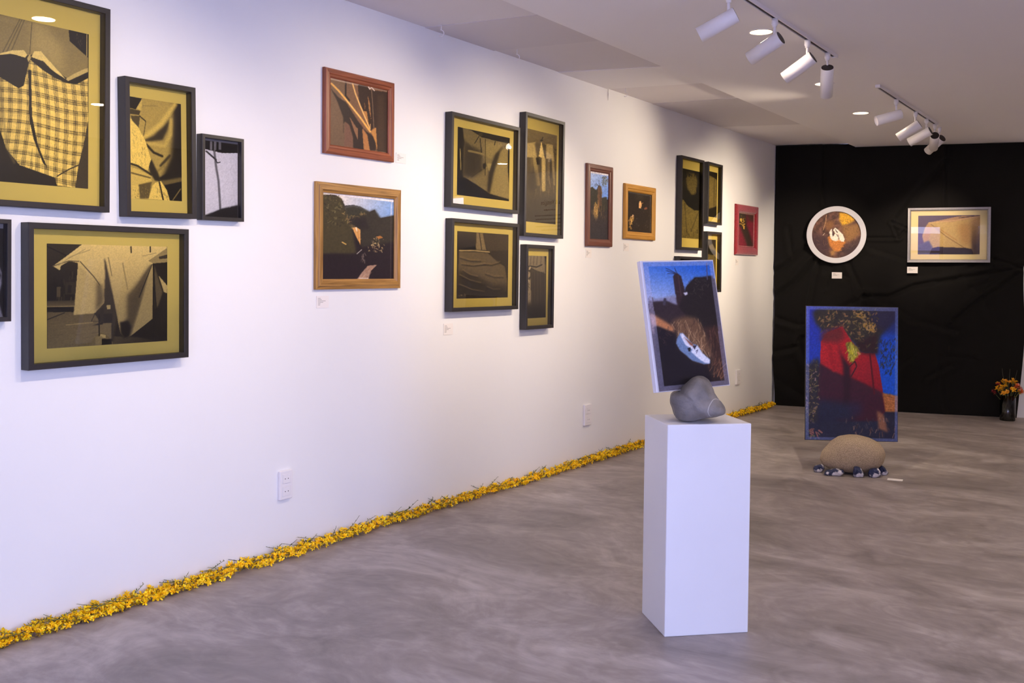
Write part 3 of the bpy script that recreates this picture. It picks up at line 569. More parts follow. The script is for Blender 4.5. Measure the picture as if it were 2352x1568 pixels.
def pic_hillside():
    c = Canvas([(40, 60), (1150, 162), (1125, 1390), (25, 1400)], 6.53, seed=16); c.fill((27, 21, 24))
    c.grad([(0, 50), (1170, 150), (1170, 420), (930, 462), (860, 420), (852, 330), (760, 375), (640, 292), (520, 262), (390, 272), (340, 170), (250, 110), (0, 110)], (232, 220, 206), (122, 152, 196), (300, 150), (1080, 330))
    c.line([(250, 100), (1130, 200)], 30, (236, 228, 226)); c.line([(1112, 190), (1098, 430)], 14, (220, 220, 230), 0, .7)
    c.poly([(385, 282), (520, 262), (640, 292), (755, 352), (760, 460), (400, 440)], (70, 70, 66), 8); c.poly([(400, 310), (520, 290), (640, 315), (755, 372), (760, 480), (400, 460)], (44, 42, 34), 8); c.poly([(0, 110), (260, 118), (350, 185), (380, 290), (430, 480), (500, 640), (560, 1000), (0, 1000)], (54, 48, 32), 14)
    c.scatter([(80, 110), (300, 120), (370, 280), (440, 500), (300, 640), (80, 600)], 90, 30, 14, [(84, 76, 48), (44, 38, 26), (100, 92, 62), (36, 30, 24)]); c.poly([(480, 440), (700, 380), (850, 330), (940, 460), (1170, 410), (1170, 820), (640, 900), (500, 620)], (40, 36, 30), 14); c.scatter([(360, 380), (500, 420), (760, 370), (560, 470), (490, 620), (400, 520)], 50, 26, 14, [(120, 104, 62), (96, 86, 50), (140, 112, 70)], a=.7)
    c.poly([(500, 470), (700, 440), (760, 620), (640, 640), (520, 560)], (32, 27, 26), 20); c.poly([(503, 612), (560, 598), (622, 640), (634, 780), (628, 880), (608, 836), (560, 745)], (206, 150, 84), 3); c.line([(560, 610), (575, 660)], 14, (245, 220, 190)); c.line([(580, 640), (600, 800)], 8, (150, 100, 52)); c.line([(625, 700), (626, 880)], 7, (60, 40, 30))
    c.line([(345, 830), (402, 862)], 16, (200, 160, 84)); c.poly([(870, 745), (930, 730), (970, 760), (900, 780)], (150, 100, 52)); c.scatter([(700, 900), (830, 780), (1000, 780), (980, 960), (900, 990), (760, 970)], 46, 24, 11, [(160, 136, 96), (120, 100, 72), (90, 76, 60), (190, 164, 110)]); c.line([(570, 1005), (640, 945)], 12, (150, 140, 130)); c.scatter([(620, 1000), (690, 980), (690, 1110), (620, 1110)], 12, 40, 10, [(110, 96, 86), (70, 60, 56)], (1.0, 2.0))
    c.poly([(560, 1400), (640, 1290), (735, 1185), (875, 1172), (785, 1258), (735, 1400)], (146, 116, 96), 4); c.scatter([(600, 1390), (740, 1200), (850, 1180), (740, 1380)], 24, 40, 8, [(180, 150, 120), (100, 74, 60), (170, 120, 90)], (2.0, 2.6)); c.line([(600, 1375), (735, 1378)], 16, (200, 184, 170)); c.line([(1100, 430), (1080, 1370)], 8, (90, 80, 80), 0, .5); c.noise(22, .08); return c
def pic_agave_tall():
    c = Canvas([(262, 203), (575, 252), (558, 1262), (238, 1218)], 6.535, seed=17); c.fill((38, 34, 34))
    c.grad([(240, 190), (580, 240), (560, 640), (460, 620), (440, 430), (400, 420), (370, 500), (300, 440), (250, 470)], (170, 192, 236), (112, 150, 222), (290, 250), (520, 560)); c.line([(255, 218), (570, 268)], 34, (226, 220, 224)); c.scatter([(480, 285), (560, 290), (552, 460), (465, 430)], 60, 22, 10, [(90, 92, 84), (110, 110, 98), (70, 72, 66)]); c.line([(340, 420), (370, 395), (400, 430)], 6, (60, 56, 60)); c.line([(350, 440), (380, 412), (402, 440)], 6, (60, 56, 60)); c.line([(412, 350), (418, 430)], 7, (60, 54, 56))
    c.poly([(255, 470), (305, 435), (340, 490), (380, 480), (400, 700), (250, 720)], (40, 38, 30), 5); c.poly([(455, 610), (500, 600), (545, 600), (545, 800), (440, 800)], (42, 40, 32), 5); c.poly([(390, 470), (415, 430), (450, 445), (462, 520), (450, 720), (395, 740), (385, 600)], (92, 66, 46), 5); c.line([(430, 450), (440, 700)], 12, (56, 40, 32), 6)
    c.scatter([(320, 640), (395, 640), (390, 860), (330, 860)], 34, 130, 10, [(206, 166, 92), (180, 140, 76), (150, 112, 62)], (1.4, 1.7)); c.scatter([(280, 700), (540, 700), (530, 960), (270, 960)], 40, 100, 7, [(120, 94, 62), (84, 66, 48), (56, 46, 40), (150, 120, 80)], (1.3, 1.9)); c.grad([(235, 900), (560, 920), (560, 1270), (235, 1230)], (44, 38, 38), (40, 37, 40), (300, 900), (300, 1200), 30); c.noise(14, .15); return c
def pic_night_figure():
    c = Canvas([(822, 490), (1220, 560), (1196, 1160), (805, 1128)], 6.535, seed=18); c.fill((31, 25, 21)); c.poly([(960, 540), (1100, 560), (1080, 640), (980, 640)], (46, 40, 32), 20)
    c.poly([(1008, 700), (1022, 662), (1040, 655), (1054, 700), (1046, 768), (1012, 768)], (232, 178, 118), 3); c.line([(1055, 700), (1075, 685)], 12, (150, 100, 60)); c.poly([(1088, 770), (1120, 752), (1146, 766), (1138, 786), (1096, 792)], (116, 72, 48), 4); c.scatter([(845, 930), (890, 870), (945, 870), (900, 950), (870, 1040), (850, 1080)], 40, 34, 10, [(206, 160, 84), (170, 130, 66), (120, 90, 50)], (1.0, 2.4)); c.poly([(890, 900), (905, 865), (920, 880), (912, 912)], (236, 190, 140)); c.line([(890, 930), (876, 1020)], 9, (216, 176, 96))
    c.scatter([(980, 760), (1190, 780), (1180, 1100), (900, 1100)], 30, 16, 6, [(70, 60, 52), (84, 76, 70), (54, 46, 40)]); c.line([(850, 512), (1205, 582)], 8, (90, 84, 80)); c.line([(1198, 590), (1185, 1130)], 6, (80, 72, 66)); c.noise(12, .2); return c
def pic_red_cloth():
    c = Canvas([(1612, 640), (1784, 668), (1768, 1034), (1598, 1026)], 4.2375, seed=19); c.fill((104, 22, 40)); c.poly([(1600, 640), (1700, 655), (1700, 790), (1765, 1010), (1700, 1020), (1640, 830), (1600, 760)], (34, 26, 20), 10); c.poly([(1700, 655), (1784, 668), (1770, 760), (1720, 740)], (52, 34, 26), 12)
    c.scatter([(1632, 720), (1660, 720), (1690, 790), (1670, 830), (1636, 780)], 22, 18, 9, [(226, 176, 56), (200, 140, 40), (236, 200, 90)]); c.scatter([(1630, 650), (1690, 660), (1680, 740), (1625, 720)], 16, 14, 6, [(96, 86, 50), (60, 54, 34)]); c.line([(1618, 652), (1776, 678), (1760, 1020), (1606, 1012), (1618, 652)], 9, (190, 150, 140), 0, .7); c.noise(9, .15); return c
def pic_shoes_round():
    c = Canvas([(190, 185), (1140, 185), (1140, 1121), (190, 1121)], 8.25, seed=20, cell=1.1); c.fill((82, 58, 46)); c.noise(60, .3); c.poly([(190, 600), (520, 700), (560, 900), (500, 1121), (190, 1121)], (60, 44, 42), 50); c.poly([(860, 860), (1140, 700), (1140, 1121), (720, 1121)], (58, 44, 40), 50)
    c.poly([(715, 225), (900, 245), (1010, 370), (900, 440), (780, 478), (725, 380)], (206, 156, 40), 14); c.scatter([(720, 230), (900, 250), (1000, 370), (900, 440), (780, 470), (730, 380)], 60, 26, 12, [(236, 186, 56), (180, 130, 36), (226, 170, 40), (140, 96, 34)]); c.poly([(760, 480), (1100, 430), (1110, 640), (960, 760), (860, 800), (800, 640)], (126, 92, 52), 24); c.poly([(440, 400), (620, 380), (600, 520), (480, 580)], (112, 78, 46), 24); c.poly([(505, 700), (560, 680), (860, 790), (800, 860), (720, 985), (620, 965), (540, 850)], (170, 108, 48), 12)
    c.scatter([(505, 700), (860, 790), (800, 860), (720, 985), (620, 965), (540, 850)], 50, 50, 7, [(206, 140, 66), (140, 84, 40), (190, 120, 50)], (-.6, .9)); c.scatter([(230, 300), (1100, 300), (1100, 1000), (230, 1000)], 90, 60, 5, [(150, 110, 66), (60, 44, 36), (120, 86, 52), (50, 36, 32)], a=.6); c.line([(475, 270), (460, 420), (420, 560)], 8, (190, 150, 100)); c.line([(415, 665), (445, 625)], 8, (210, 190, 160))
    c.poly([(565, 960), (660, 960), (620, 1060), (570, 1050)], (150, 110, 60), 18); Wt = (232, 222, 204)
    c.poly([(536, 610), (550, 570), (578, 538), (592, 580), (604, 690), (650, 625), (700, 700), (700, 765), (655, 780), (600, 760), (560, 720)], Wt, 3); c.poly([(606, 555), (640, 515), (700, 560), (785, 640), (824, 735), (808, 792), (750, 780), (715, 735), (690, 660), (640, 620)], Wt, 3); c.poly([(585, 560), (612, 625), (606, 690), (592, 660)], (50, 36, 30)); c.poly([(632, 520), (690, 600), (690, 625), (655, 585)], (60, 44, 36)); c.line([(700, 660), (725, 745)], 12, (120, 96, 76)); c.line([(690, 640), (720, 640)], 8, (180, 160, 140)); c.scatter([(550, 620), (690, 760), (800, 780), (760, 680)], 12, 30, 8, [(200, 186, 164), (250, 244, 230)], (.8, 1.4)); c.noise(12, .1); return c
def pic_draped_table():
    c = Canvas([(432, 305), (1670, 295), (1650, 1080), (415, 1080)], 8.7125, seed=21, cell=1.1); c.fill((166, 140, 86)); c.poly([(400, 280), (1700, 280), (1500, 330), (1150, 400), (640, 440), (560, 560), (510, 710), (545, 860), (400, 910)], (70, 56, 76), 5); c.poly([(700, 430), (1240, 320), (1680, 300), (1670, 345), (1100, 430)], (150, 118, 88), 4); c.line([(640, 450), (1200, 400), (1670, 320)], 10, (196, 160, 110)); c.line([(1250, 350), (1670, 305)], 14, (60, 44, 50)); c.line([(1540, 410), (1665, 355)], 10, (60, 46, 34))
    c.poly([(620, 470), (700, 490), (640, 800), (560, 880), (520, 720)], (160, 126, 84), 20); c.line([(690, 480), (1000, 730), (1340, 945)], 16, (110, 82, 46), 5); c.line([(780, 520), (1200, 800)], 18, (150, 114, 62), 14); c.poly([(1200, 500), (1520, 420), (1520, 900), (1300, 860)], (150, 116, 66), 50); c.grad([(1490, 400), (1680, 320), (1660, 1090), (1490, 1090)], (140, 108, 64), (56, 42, 34), (1560, 420), (1560, 900), 24); c.poly([(400, 900), (640, 800), (720, 950), (650, 1090), (400, 1090)], (70, 66, 84), 14); c.poly([(700, 955), (820, 930), (1380, 952), (1500, 975), (1530, 1090), (640, 1090)], (28, 18, 24), 5); c.noise(14, .06); return c
def pic_lost_shoe():
    c = Canvas([(205, 122), (790, 104), (930, 1142), (345, 1200)], 3.647, seed=22, cell=1.15); c.fill((46, 35, 34))
    c.grad([(190, 100), (800, 90), (810, 250), (640, 245), (570, 320), (555, 395), (490, 410), (400, 430), (240, 470)], (44, 104, 190), (168, 184, 214), (480, 120), (420, 440)); c.poly([(260, 430), (330, 425), (480, 395), (495, 480), (270, 490)], (150, 148, 168), 8); c.poly([(456, 240), (470, 215), (492, 206), (525, 235), (556, 350), (545, 500), (505, 520), (478, 380)], (50, 36, 38), 3); c.line([(500, 230), (525, 400)], 8, (74, 54, 54), 6)
    for a, b in (((478, 212), (404, 190)), ((482, 208), (398, 168)), ((488, 204), (470, 166)), ((470, 214), (412, 214))): c.line([a, b], 5, (40, 40, 60))
    c.poly([(562, 330), (600, 280), (640, 242), (700, 238), (790, 225), (840, 420), (880, 720), (760, 690), (560, 580), (500, 500), (545, 400)], (36, 30, 30), 6); c.scatter([(570, 320), (640, 250), (780, 240), (780, 400), (600, 400)], 40, 22, 6, [(56, 50, 46), (24, 20, 22), (70, 62, 56)]); c.poly([(545, 375), (575, 368), (582, 385), (560, 398)], (226, 220, 226), 3); c.line([(740, 120), (745, 260)], 8, (90, 84, 110)); c.poly([(250, 440), (300, 450), (400, 440), (495, 480), (570, 570), (450, 650), (300, 560)], (50, 39, 42), 6); c.scatter([(255, 400), (300, 420), (300, 540), (255, 520)], 24, 24, 5, [(130, 110, 110), (70, 56, 60)], (1.2, 2.0)); c.line([(390, 430), (385, 470)], 22, (66, 60, 70), 8)
    c.poly([(262, 545), (350, 590), (470, 665), (460, 722), (330, 660), (280, 640)], (196, 132, 84), 10); c.poly([(260, 560), (310, 570), (320, 700), (290, 720)], (206, 170, 160), 14); c.poly([(450, 610), (560, 570), (660, 590), (740, 740), (800, 920), (700, 880), (620, 800), (500, 720)], (112, 82, 58), 14); c.scatter([(440, 620), (560, 570), (680, 580), (780, 800), (800, 930), (680, 860), (600, 760), (480, 720)], 90, 80, 5, [(176, 138, 100), (140, 104, 72), (206, 166, 122), (70, 50, 40)], (1.0, 2.3)); c.poly([(720, 660), (860, 650), (900, 1110), (780, 980), (800, 860)], (64, 42, 36), 14); c.scatter([(760, 640), (860, 640), (890, 1090), (800, 1000)], 30, 90, 5, [(96, 62, 50), (44, 30, 28), (120, 88, 66)], (1.2, 1.9))
    c.poly([(300, 660), (330, 655), (470, 712), (500, 850), (640, 965), (745, 985), (790, 1130), (345, 1190)], (25, 21, 27), 8); c.scatter([(300, 660), (460, 700), (420, 800), (330, 800)], 20, 30, 8, [(60, 42, 44), (40, 30, 34)]); c.scatter([(740, 980), (850, 960), (890, 1100), (800, 1110)], 26, 60, 6, [(150, 104, 70), (100, 68, 50)], (-1.6, -.7))
    c.poly([(490, 760), (515, 712), (540, 712), (620, 800), (660, 812), (705, 880), (768, 932), (768, 968), (722, 974), (622, 942), (520, 860), (485, 800)], (120, 142, 172), 3); c.poly([(514, 720), (540, 714), (610, 800), (645, 828), (640, 862), (560, 810)], (240, 238, 242), 3); c.poly([(606, 868), (640, 835), (662, 815), (706, 882), (768, 934), (764, 966), (720, 960), (650, 905)], (240, 242, 248), 3); c.poly([(545, 740), (620, 800), (640, 830), (600, 810)], (150, 92, 66), 3); c.poly([(580, 838), (604, 830), (606, 866), (588, 864)], (20, 18, 22)); c.poly([(620, 820), (655, 815), (640, 850)], (50, 44, 56), 2); c.line([(650, 862), (665, 852), (655, 880)], 5, (60, 60, 90))
    m = 1-c.mask([(252, 155), (765, 140), (890, 1108), (386, 1156)]); c.mix(m*.42, (196, 192, 216)); c.noise(9, .08); return c
def pic_red_dress():
    c = Canvas([(252, 80), (984, 91), (981, 1163), (243, 1146)], 3.485, seed=23, cell=1.15); c.fill((34, 34, 52))
    c.grad([(240, 70), (1000, 80), (1000, 820), (860, 780), (340, 560), (240, 560)], (44, 56, 176), (16, 92, 200), (300, 100), (900, 700)); c.poly([(300, 130), (340, 100), (1000, 80), (960, 200), (850, 310), (810, 440), (690, 455), (640, 380), (560, 330), (520, 255), (380, 280), (325, 215)], (54, 48, 40), 12); c.poly([(730, 100), (1000, 85), (985, 300), (860, 300), (780, 220)], (40, 40, 80), 30, .7); c.scatter([(330, 180), (420, 110), (820, 110), (830, 300), (680, 380), (540, 300), (360, 280)], 240, 16, 9, [(120, 108, 60), (160, 130, 74), (70, 66, 44), (190, 140, 84), (36, 34, 34)])
    c.scatter([(640, 130), (720, 140), (830, 270), (760, 300), (700, 230)], 30, 24, 12, [(206, 160, 90), (190, 150, 60), (220, 180, 110)])
    c.grad([(368, 362), (420, 290), (540, 240), (600, 340), (690, 450), (800, 455), (832, 560), (870, 800), (885, 915), (815, 1000), (620, 970), (340, 830), (360, 540)], (196, 34, 40), (150, 22, 36), (420, 380), (800, 720)); c.poly([(370, 290), (540, 235), (560, 340), (500, 370), (370, 365)], (110, 36, 34), 18); c.poly([(640, 380), (810, 300), (830, 470), (690, 455)], (50, 28, 28), 14); c.scatter([(640, 330), (830, 300), (820, 440), (680, 440)], 24, 22, 9, [(80, 70, 44), (40, 30, 30), (110, 90, 50)])
    c.poly([(355, 535), (450, 590), (560, 640), (610, 650), (700, 690), (862, 770), (888, 920), (815, 1005), (500, 1000), (335, 835)], (62, 22, 36), 8); c.poly([(500, 370), (540, 480), (600, 560), (605, 650), (600, 900), (550, 900), (545, 560)], (46, 14, 24), 10); c.line([(760, 460), (780, 640), (795, 780)], 13, (84, 12, 24), 5); c.line([(440, 400), (470, 590)], 26, (170, 26, 34), 20); c.poly([(340, 820), (600, 860), (640, 1000), (330, 1010)], (34, 36, 58), 24); c.poly([(590, 840), (700, 860), (690, 960), (600, 950)], (38, 40, 72), 24, .6); c.line([(600, 560), (640, 520), (655, 560), (610, 640)], 10, (60, 20, 26))
    c.poly([(565, 370), (612, 362), (662, 410), (688, 462), (650, 480), (620, 530), (602, 528), (588, 470)], (150, 140, 40), 5); c.scatter([(570, 372), (612, 365), (680, 440), (650, 480), (615, 528), (595, 480)], 50, 34, 9, [(226, 220, 60), (200, 196, 50), (110, 120, 36), (240, 230, 110)], (1.0, 2.2)); c.poly([(655, 440), (690, 460), (670, 475)], (240, 160, 110)); c.scatter([(830, 340), (980, 330), (975, 480), (920, 640), (850, 600)], 130, 18, 7, [(40, 46, 50), (60, 66, 60), (30, 34, 60)], (1.0, 2.4), .85); c.line([(975, 500), (920, 620)], 6, (40, 44, 50))
    c.poly([(860, 772), (1000, 800), (1000, 925), (885, 925)], (190, 122, 62), 4); c.scatter([(870, 790), (980, 810), (975, 915), (890, 915)], 24, 26, 7, [(150, 90, 44), (220, 150, 84)]); c.poly([(240, 560), (350, 490), (360, 560), (345, 820), (340, 1010), (240, 1120)], (48, 44, 48), 14); c.scatter([(245, 560), (345, 500), (355, 800), (300, 1060), (245, 1110)], 170, 16, 8, [(130, 118, 70), (90, 84, 60), (170, 140, 90), (40, 38, 44), (200, 160, 150)]); c.poly([(240, 1010), (820, 1000), (1000, 925), (1000, 1180), (240, 1160)], (38, 40, 58), 10); c.poly([(815, 915), (870, 945), (905, 1090), (830, 1060)], (160, 108, 76), 8)
    c.scatter([(250, 1060), (360, 1060), (360, 1140), (250, 1140)], 20, 26, 9, [(200, 130, 110), (90, 120, 70), (150, 100, 80)]); c.scatter([(550, 960), (980, 950), (975, 1140), (600, 1100)], 60, 30, 7, [(180, 140, 120), (90, 80, 84), (60, 62, 74), (150, 96, 70)], (1.1, 2.0), .7); m = 1-c.mask([(278, 106), (962, 120), (960, 1140), (268, 1126)]); c.mix(m*.45, (150, 170, 236)); c.noise(9, .1); return c

# ------------------------------------------------------------------ hang the photographs on the left wall
UY, UZ, NX = np.array([0, 1., 0]), np.array([0, 0, 1.]), np.array([1., 0, 0])
GRP = 'black box frames on the white wall'
deep_frame('large tall black box frame, checked cloth knotted at the top, highest on the wall', None, pic_plaid(), (0, 20), pose=(np.array([.003, 2.44, 2.240]), UY, UZ, NX, .56, .897), group=GRP)
deep_frame('black box frame with pale cloth tied at the bottom, beside the checked cloth picture', [(290, 174.4), (452.7, 201.8), (450, 502), (288, 497.4)], pic_tied_cloth(), (285, 200), group=GRP)
deep_frame('small black box frame without yellow border, crumpled white sheet', [(466, 307), (561.7, 318.8), (560.6, 509.5), (464, 504)], pic_white_sheet(), (0, 0), d=.042, mat_m=M_GMAT, f=.018, group=GRP)
deep_frame('small black box frame of a dark picture with pale draped shape, below the checked cloth', None, pic_pale_figure(), (0, 490), d=.045, mat_m=M_GMAT, f=.018, pose=(np.array([.003, 2.145, 1.531]), UY, UZ, NX, .263, .415), group=GRP)
deep_frame('wide black box frame with pale sheets hung over a yard, yellow border', [(62, 510.3), (434.2, 526), (434.2, 820.2), (69, 851)], pic_hung_sheets(), (80, 540), group=GRP)
deep_frame('black box frame with dark cloth hung on pegs, wide golden border', [(1039.8, 254.6), (1197.7, 294.4), (1190, 490.4), (1034, 475)], pic_cloth_pegs(), (1000, 240), group=GRP)
deep_frame('tall black box frame with a pale dress on a hanger', [(1208.6, 255.3), (1299, 281.4), (1293.5, 547.8), (1203.5, 541.6)], pic_white_dress(), (1180, 240), group=GRP)
deep_frame('black box frame with a dark wrinkled skirt and pale waistband', [(1039.8, 500.7), (1193.6, 514), (1190.5, 710), (1035.5, 716)], pic_skirt(), (1000, 490), group=GRP)
deep_frame('narrow black box frame with a gathered grey skirt, below the dress on a hanger', [(1211.4, 561.2), (1275.6, 564), (1270.6, 753.2), (1206.2, 757.2)], pic_gathered(), (1000, 490), group=GRP)
deep_frame('tall black box frame with dark branches over an olive cloth', [(1566.8, 355.6), (1619.7, 369.5), (1614.4, 574.8), (1563, 573.3)], pic_hair(), (1530, 340), group=GRP)
deep_frame('narrow black box frame with a dim upright sheet, beside the dark branches picture', [(1628.2, 370.8), (1661.3, 379.7), (1657.7, 517.5), (1624.9, 513)], pic_dark_sheet(), (1530, 340), group=GRP)
deep_frame('narrow black box frame with a folded dark cloth, beside the shoe photograph on the rock', [(1626, 531.5), (1659.5, 533), (1655.7, 670.8), (1622, 672)], pic_fold(), (1530, 340), group=GRP)
pm = hit((1561, 588), 0, .058); pm2 = hit((1614, 589), 0, .058)
deep_frame('black box frame mostly hidden behind the shoe photograph, only its top showing', None, pic_plain(), (1530, 340), pose=(np.array([.003, (pm[1]+pm2[1])/2, pm[2]-.2]), UY, UZ, NX, pm2[1]-pm[1], .40), group=GRP)
GW = 'wooden frames on the white wall'
wood_frame('wooden_picture_frame', 'reddish wood frame with golden crossed stems on brown cloth', [(751, 154), (911, 191), (904.6, 372.7), (745, 350)], crop((740, 150), 6.817, [(185, 215), (1098, 410), (1075, 1355), (150, 1195)]), pic_stems(), (740, 150), M_REDW1, M_REDW2, group=GW)
wood_frame('wooden_picture_frame', 'golden oak frame with a dark hillside and a lit hanging dress', [(731, 416), (926, 436.5), (921, 661.5), (727, 665)], crop((740, 430), 6.53, [(78, 75), (1130, 170), (1105, 1375), (60, 1385)]), pic_hillside(), (740, 430), M_OAK1, M_OAK2, prof=[(0, 0), (0, .016), (.014, .02), (.018, .025), (.036, .027), (.042, .02), (.05, .014), (.05, 0)], group=GW)
wood_frame('wooden_picture_frame', 'tall brown wood frame with agave under blue sky and straw', [(1353, 374), (1412, 385), (1406, 566.6), (1348, 565)], crop((1320, 360), 6.535, [(287, 215), (560, 258), (540, 1245), (262, 1210)]), pic_agave_tall(), (1320, 360), M_BRNW1, M_BRNW2, group=GW)
wood_frame('wooden_picture_frame', 'small yellow varnished frame with a lit figure in darkness', [(1440, 420), (1510, 433), (1505, 551.7), (1434, 548)], crop((1320, 360), 6.535, [(850, 500), (1205, 570), (1180, 1145), (830, 1115)]), pic_night_figure(), (1320, 360), M_GOLD1, M_GOLD2, group=GW)
wood_frame('velvet_picture_frame', 'red velvet covered frame with yellow flowers on crimson cloth', [(1694, 467.2), (1744.8, 476.3), (1740.8, 586), (1691, 584.6)], crop((1320, 330), 4.2375, [(1627, 648), (1778, 672), (1762, 1022), (1612, 1015)]), pic_red_cloth(), (1320, 330), M_VELVET, M_VELVET, prof=[(0, 0), (0, .016), (.006, .024), (.02, .028), (.045, .028), (.055, .022), (.06, .012), (.06, 0)], gl=False, group='velvet frame')

# wall cards ------------------------------------------------------------------
def wall_card(label, quad, pose=None, lines=6, m=M_CARD):
    if pose is None:
        P = [hit(p, 0, .001) for p in quad]; y0 = (P[0][1]+P[3][1])/2; y1 = (P[1][1]+P[2][1])/2; zt = (P[0][2]+P[1][2])/2; zb = (P[2][2]+P[3][2])/2
        c, u, v, n, w, h = np.array([.0005, (y0+y1)/2, (zt+zb)/2]), UY, UZ, NX, y1-y0, zt-zb
    else: c, u, v, n, w, h = pose
    t = tag(empty('caption_card', frame_matrix(u, v, n, c)), label, 'card', 'caption cards beside the pictures')
    sheet('card', -w/2, w/2, -h/2, h/2, 0, .002, m, t)
    rr = random.Random(label); L = []
    for k in range(lines):
        y = h*(.30-.11*k); ln = w*[.22, .3, .62, .42, .2, .18][k % 6]; L.append(box_vf(-w*.38, y-h*.016, .002, -w*.38+ln, y+h*.016, .0023))
    V, Fc = join_vf(L); mesh('printed_text', V, Fc, M_INK, t); return t
wall_card('small caption card beside the crossed stems picture', crop((680, 120), 2.613, [(600, 600), (660, 612), (658, 672), (597, 660)]))
wall_card('caption card below the golden oak frame', crop((680, 120), 2.613, [(122, 1462), (196, 1460), (194, 1534), (120, 1534)]))
wall_card('caption card below the wrinkled skirt picture', crop((1000, 490), 5.407, [(102, 1368), (220, 1366), (212, 1504), (98, 1508)]))
wall_card('caption card below the agave picture', crop((1320, 360), 6.535, [(168, 1390), (252, 1388), (248, 1512), (164, 1514)]))
wall_card('caption card below the lit figure picture', crop((1320, 360), 6.535, [(735, 1295), (812, 1298), (808, 1415), (730, 1414)]))
wall_card('tiny caption card below the red velvet frame', crop((1320, 330), 4.2375, [(1566, 1122), (1594, 1122), (1592, 1182), (1562, 1182)]), lines=4)

# ------------------------------------------------------------------ black drape on the back wall
def drape():
    D0 = np.array([0, DRY, 0]); L = 2.61*BL; ns, nz = 330, 360
    s, z = np.meshgrid(np.linspace(.004, L, ns), np.linspace(.004, 3.046, nz))
    def sz(p, org=(1760, 300), sc=3.92):
        q = hit_plane((org[0]+p[0]/sc, org[1]+p[1]/sc), D0, BN)-D0; return float(q@BU), float(q[2])
    rg = np.random.default_rng(5)
    hgt = .016+.006*np.sin(s*2.1+z*.7)+.005*np.sin(s*4.3-z*1.9+1)
    def seg(pts, amp, wid, side=1):
        nonlocal hgt
        P = [sz(p) for p in pts]; d = np.full(s.shape, 9.); sg = np.zeros(s.shape)
        tot = np.zeros(s.shape)
        for (a, b), (c, e) in zip(P[:-1], P[1:]):
            LL = (c-a)**2+(e-b)**2+1e-9; t = np.clip(((s-a)*(c-a)+(z-b)*(e-b))/LL, 0, 1)
            dd = np.hypot(s-a-t*(c-a), z-b-t*(e-b)); si = np.sign((s-a)*(e-b)-(z-b)*(c-a))
            m = dd < d; d = np.where(m, dd, d); sg = np.where(m, si*side, sg)
        amp *= 1.7; hgt = hgt-amp*np.exp(-(d/wid)**2)+amp*.9*np.exp(-((d-1.6*wid)/(1.3*wid))**2)*(sg > 0)
    seg([(515, 100), (515, 680)], .008, .016); seg([(1622, 150), (1620, 680)], .008, .016)
    seg([(900, 965), (1190, 967)], .014, .016); seg([(1130, 825), (1260, 875)], .016, .015); seg([(1260, 875), (1190, 965)], .014, .014); seg([(1130, 825), (1190, 965)], .014, .014); seg([(1260, 875), (1290, 880)], .01, .014)
    seg([(1640, 250), (1400, 520), (1180, 790)], .010, .03); seg([(740, 1190), (875, 1480)], .012, .03); seg([(875, 1490), (1100, 1500), (1330, 1400), (2321, 1230)], .014, .03, -1); seg([(430, 1180), (250, 1380), (60, 1510)], .014, .03); seg([(480, 1200), (400, 1560), (380, 1800)], .012, .03); seg([(360, 1060), (180, 1230), (40, 1300)], .012, .03); seg([(200, 900), (230, 1120)], .01, .03)
    seg([(2050, 1160), (2321, 1237)], .014, .024); seg([(2321, 1262), (1900, 1540), (1700, 1700)], .013, .03); seg([(880, 1500), (900, 1800), (860, 2100)], .012, .035); seg([(880, 1490), (620, 1640), (300, 1900)], .012, .035); seg([(1000, 1500), (1300, 1700), (1700, 1800)], .010, .04); seg([(100, 1700), (300, 1760), (600, 1700)], .010, .035); seg([(60, 2000), (300, 1950), (400, 2200)], .010, .035)
    for k in range(26):
        a = (rg.uniform(0, 2300), rg.uniform(1000, 2300)); an = rg.uniform(0, 6.3); ln = rg.uniform(150, 420)
        seg([a, (a[0]+ln*math.cos(an), a[1]+ln*math.sin(an))], rg.uniform(.003, .007), rg.uniform(.025, .045))
    hgt = np.clip(hgt+.006, .002, .047)
    ss = s.copy()
    edge = np.clip((s-(L-.25))/.25, 0, 1); ss -= edge*(.012*np.sin(z*5)+.05*np.clip((.6-z)/.6, 0, 1)**2)
    le = np.clip((.2-s)/.2, 0, 1); ss += le*(.02+.015*np.sin(z*6+1))*np.clip((2-z)/2, 0, 1)
    z = np.where(s*BU[0] < XE-.01, z*3.086/3.046, z)
    V = D0+ss[..., None]*BU+hgt[..., None]*BN; V[..., 2] = z; V[..., 0] = np.maximum(V[..., 0], .003)
    idx = np.arange(ns*nz).reshape(nz, ns); Fq = np.stack([idx[:-1, :-1], idx[:-1, 1:], idx[1:, 1:], idx[1:, :-1]], -1).reshape(-1, 4)
    me = bpy.data.meshes.new('black_drape'); me.from_pydata(V.reshape(-1, 3).tolist(), [], Fq.tolist()); me.update()
    me.polygons.foreach_set('use_smooth', [True]*len(me.polygons)); me.materials.append(M_CLOTH)
    o = put('black_drape', me); so = o.modifiers.new('thickness', 'SOLIDIFY'); so.thickness = .0015; so.offset = -1
    tag(o, 'creased black cloth hung over the back wall from ceiling to floor', 'drape')
drape()
D_OFF = .05
BP = np.array([0, DRY, 0])+BN*D_OFF
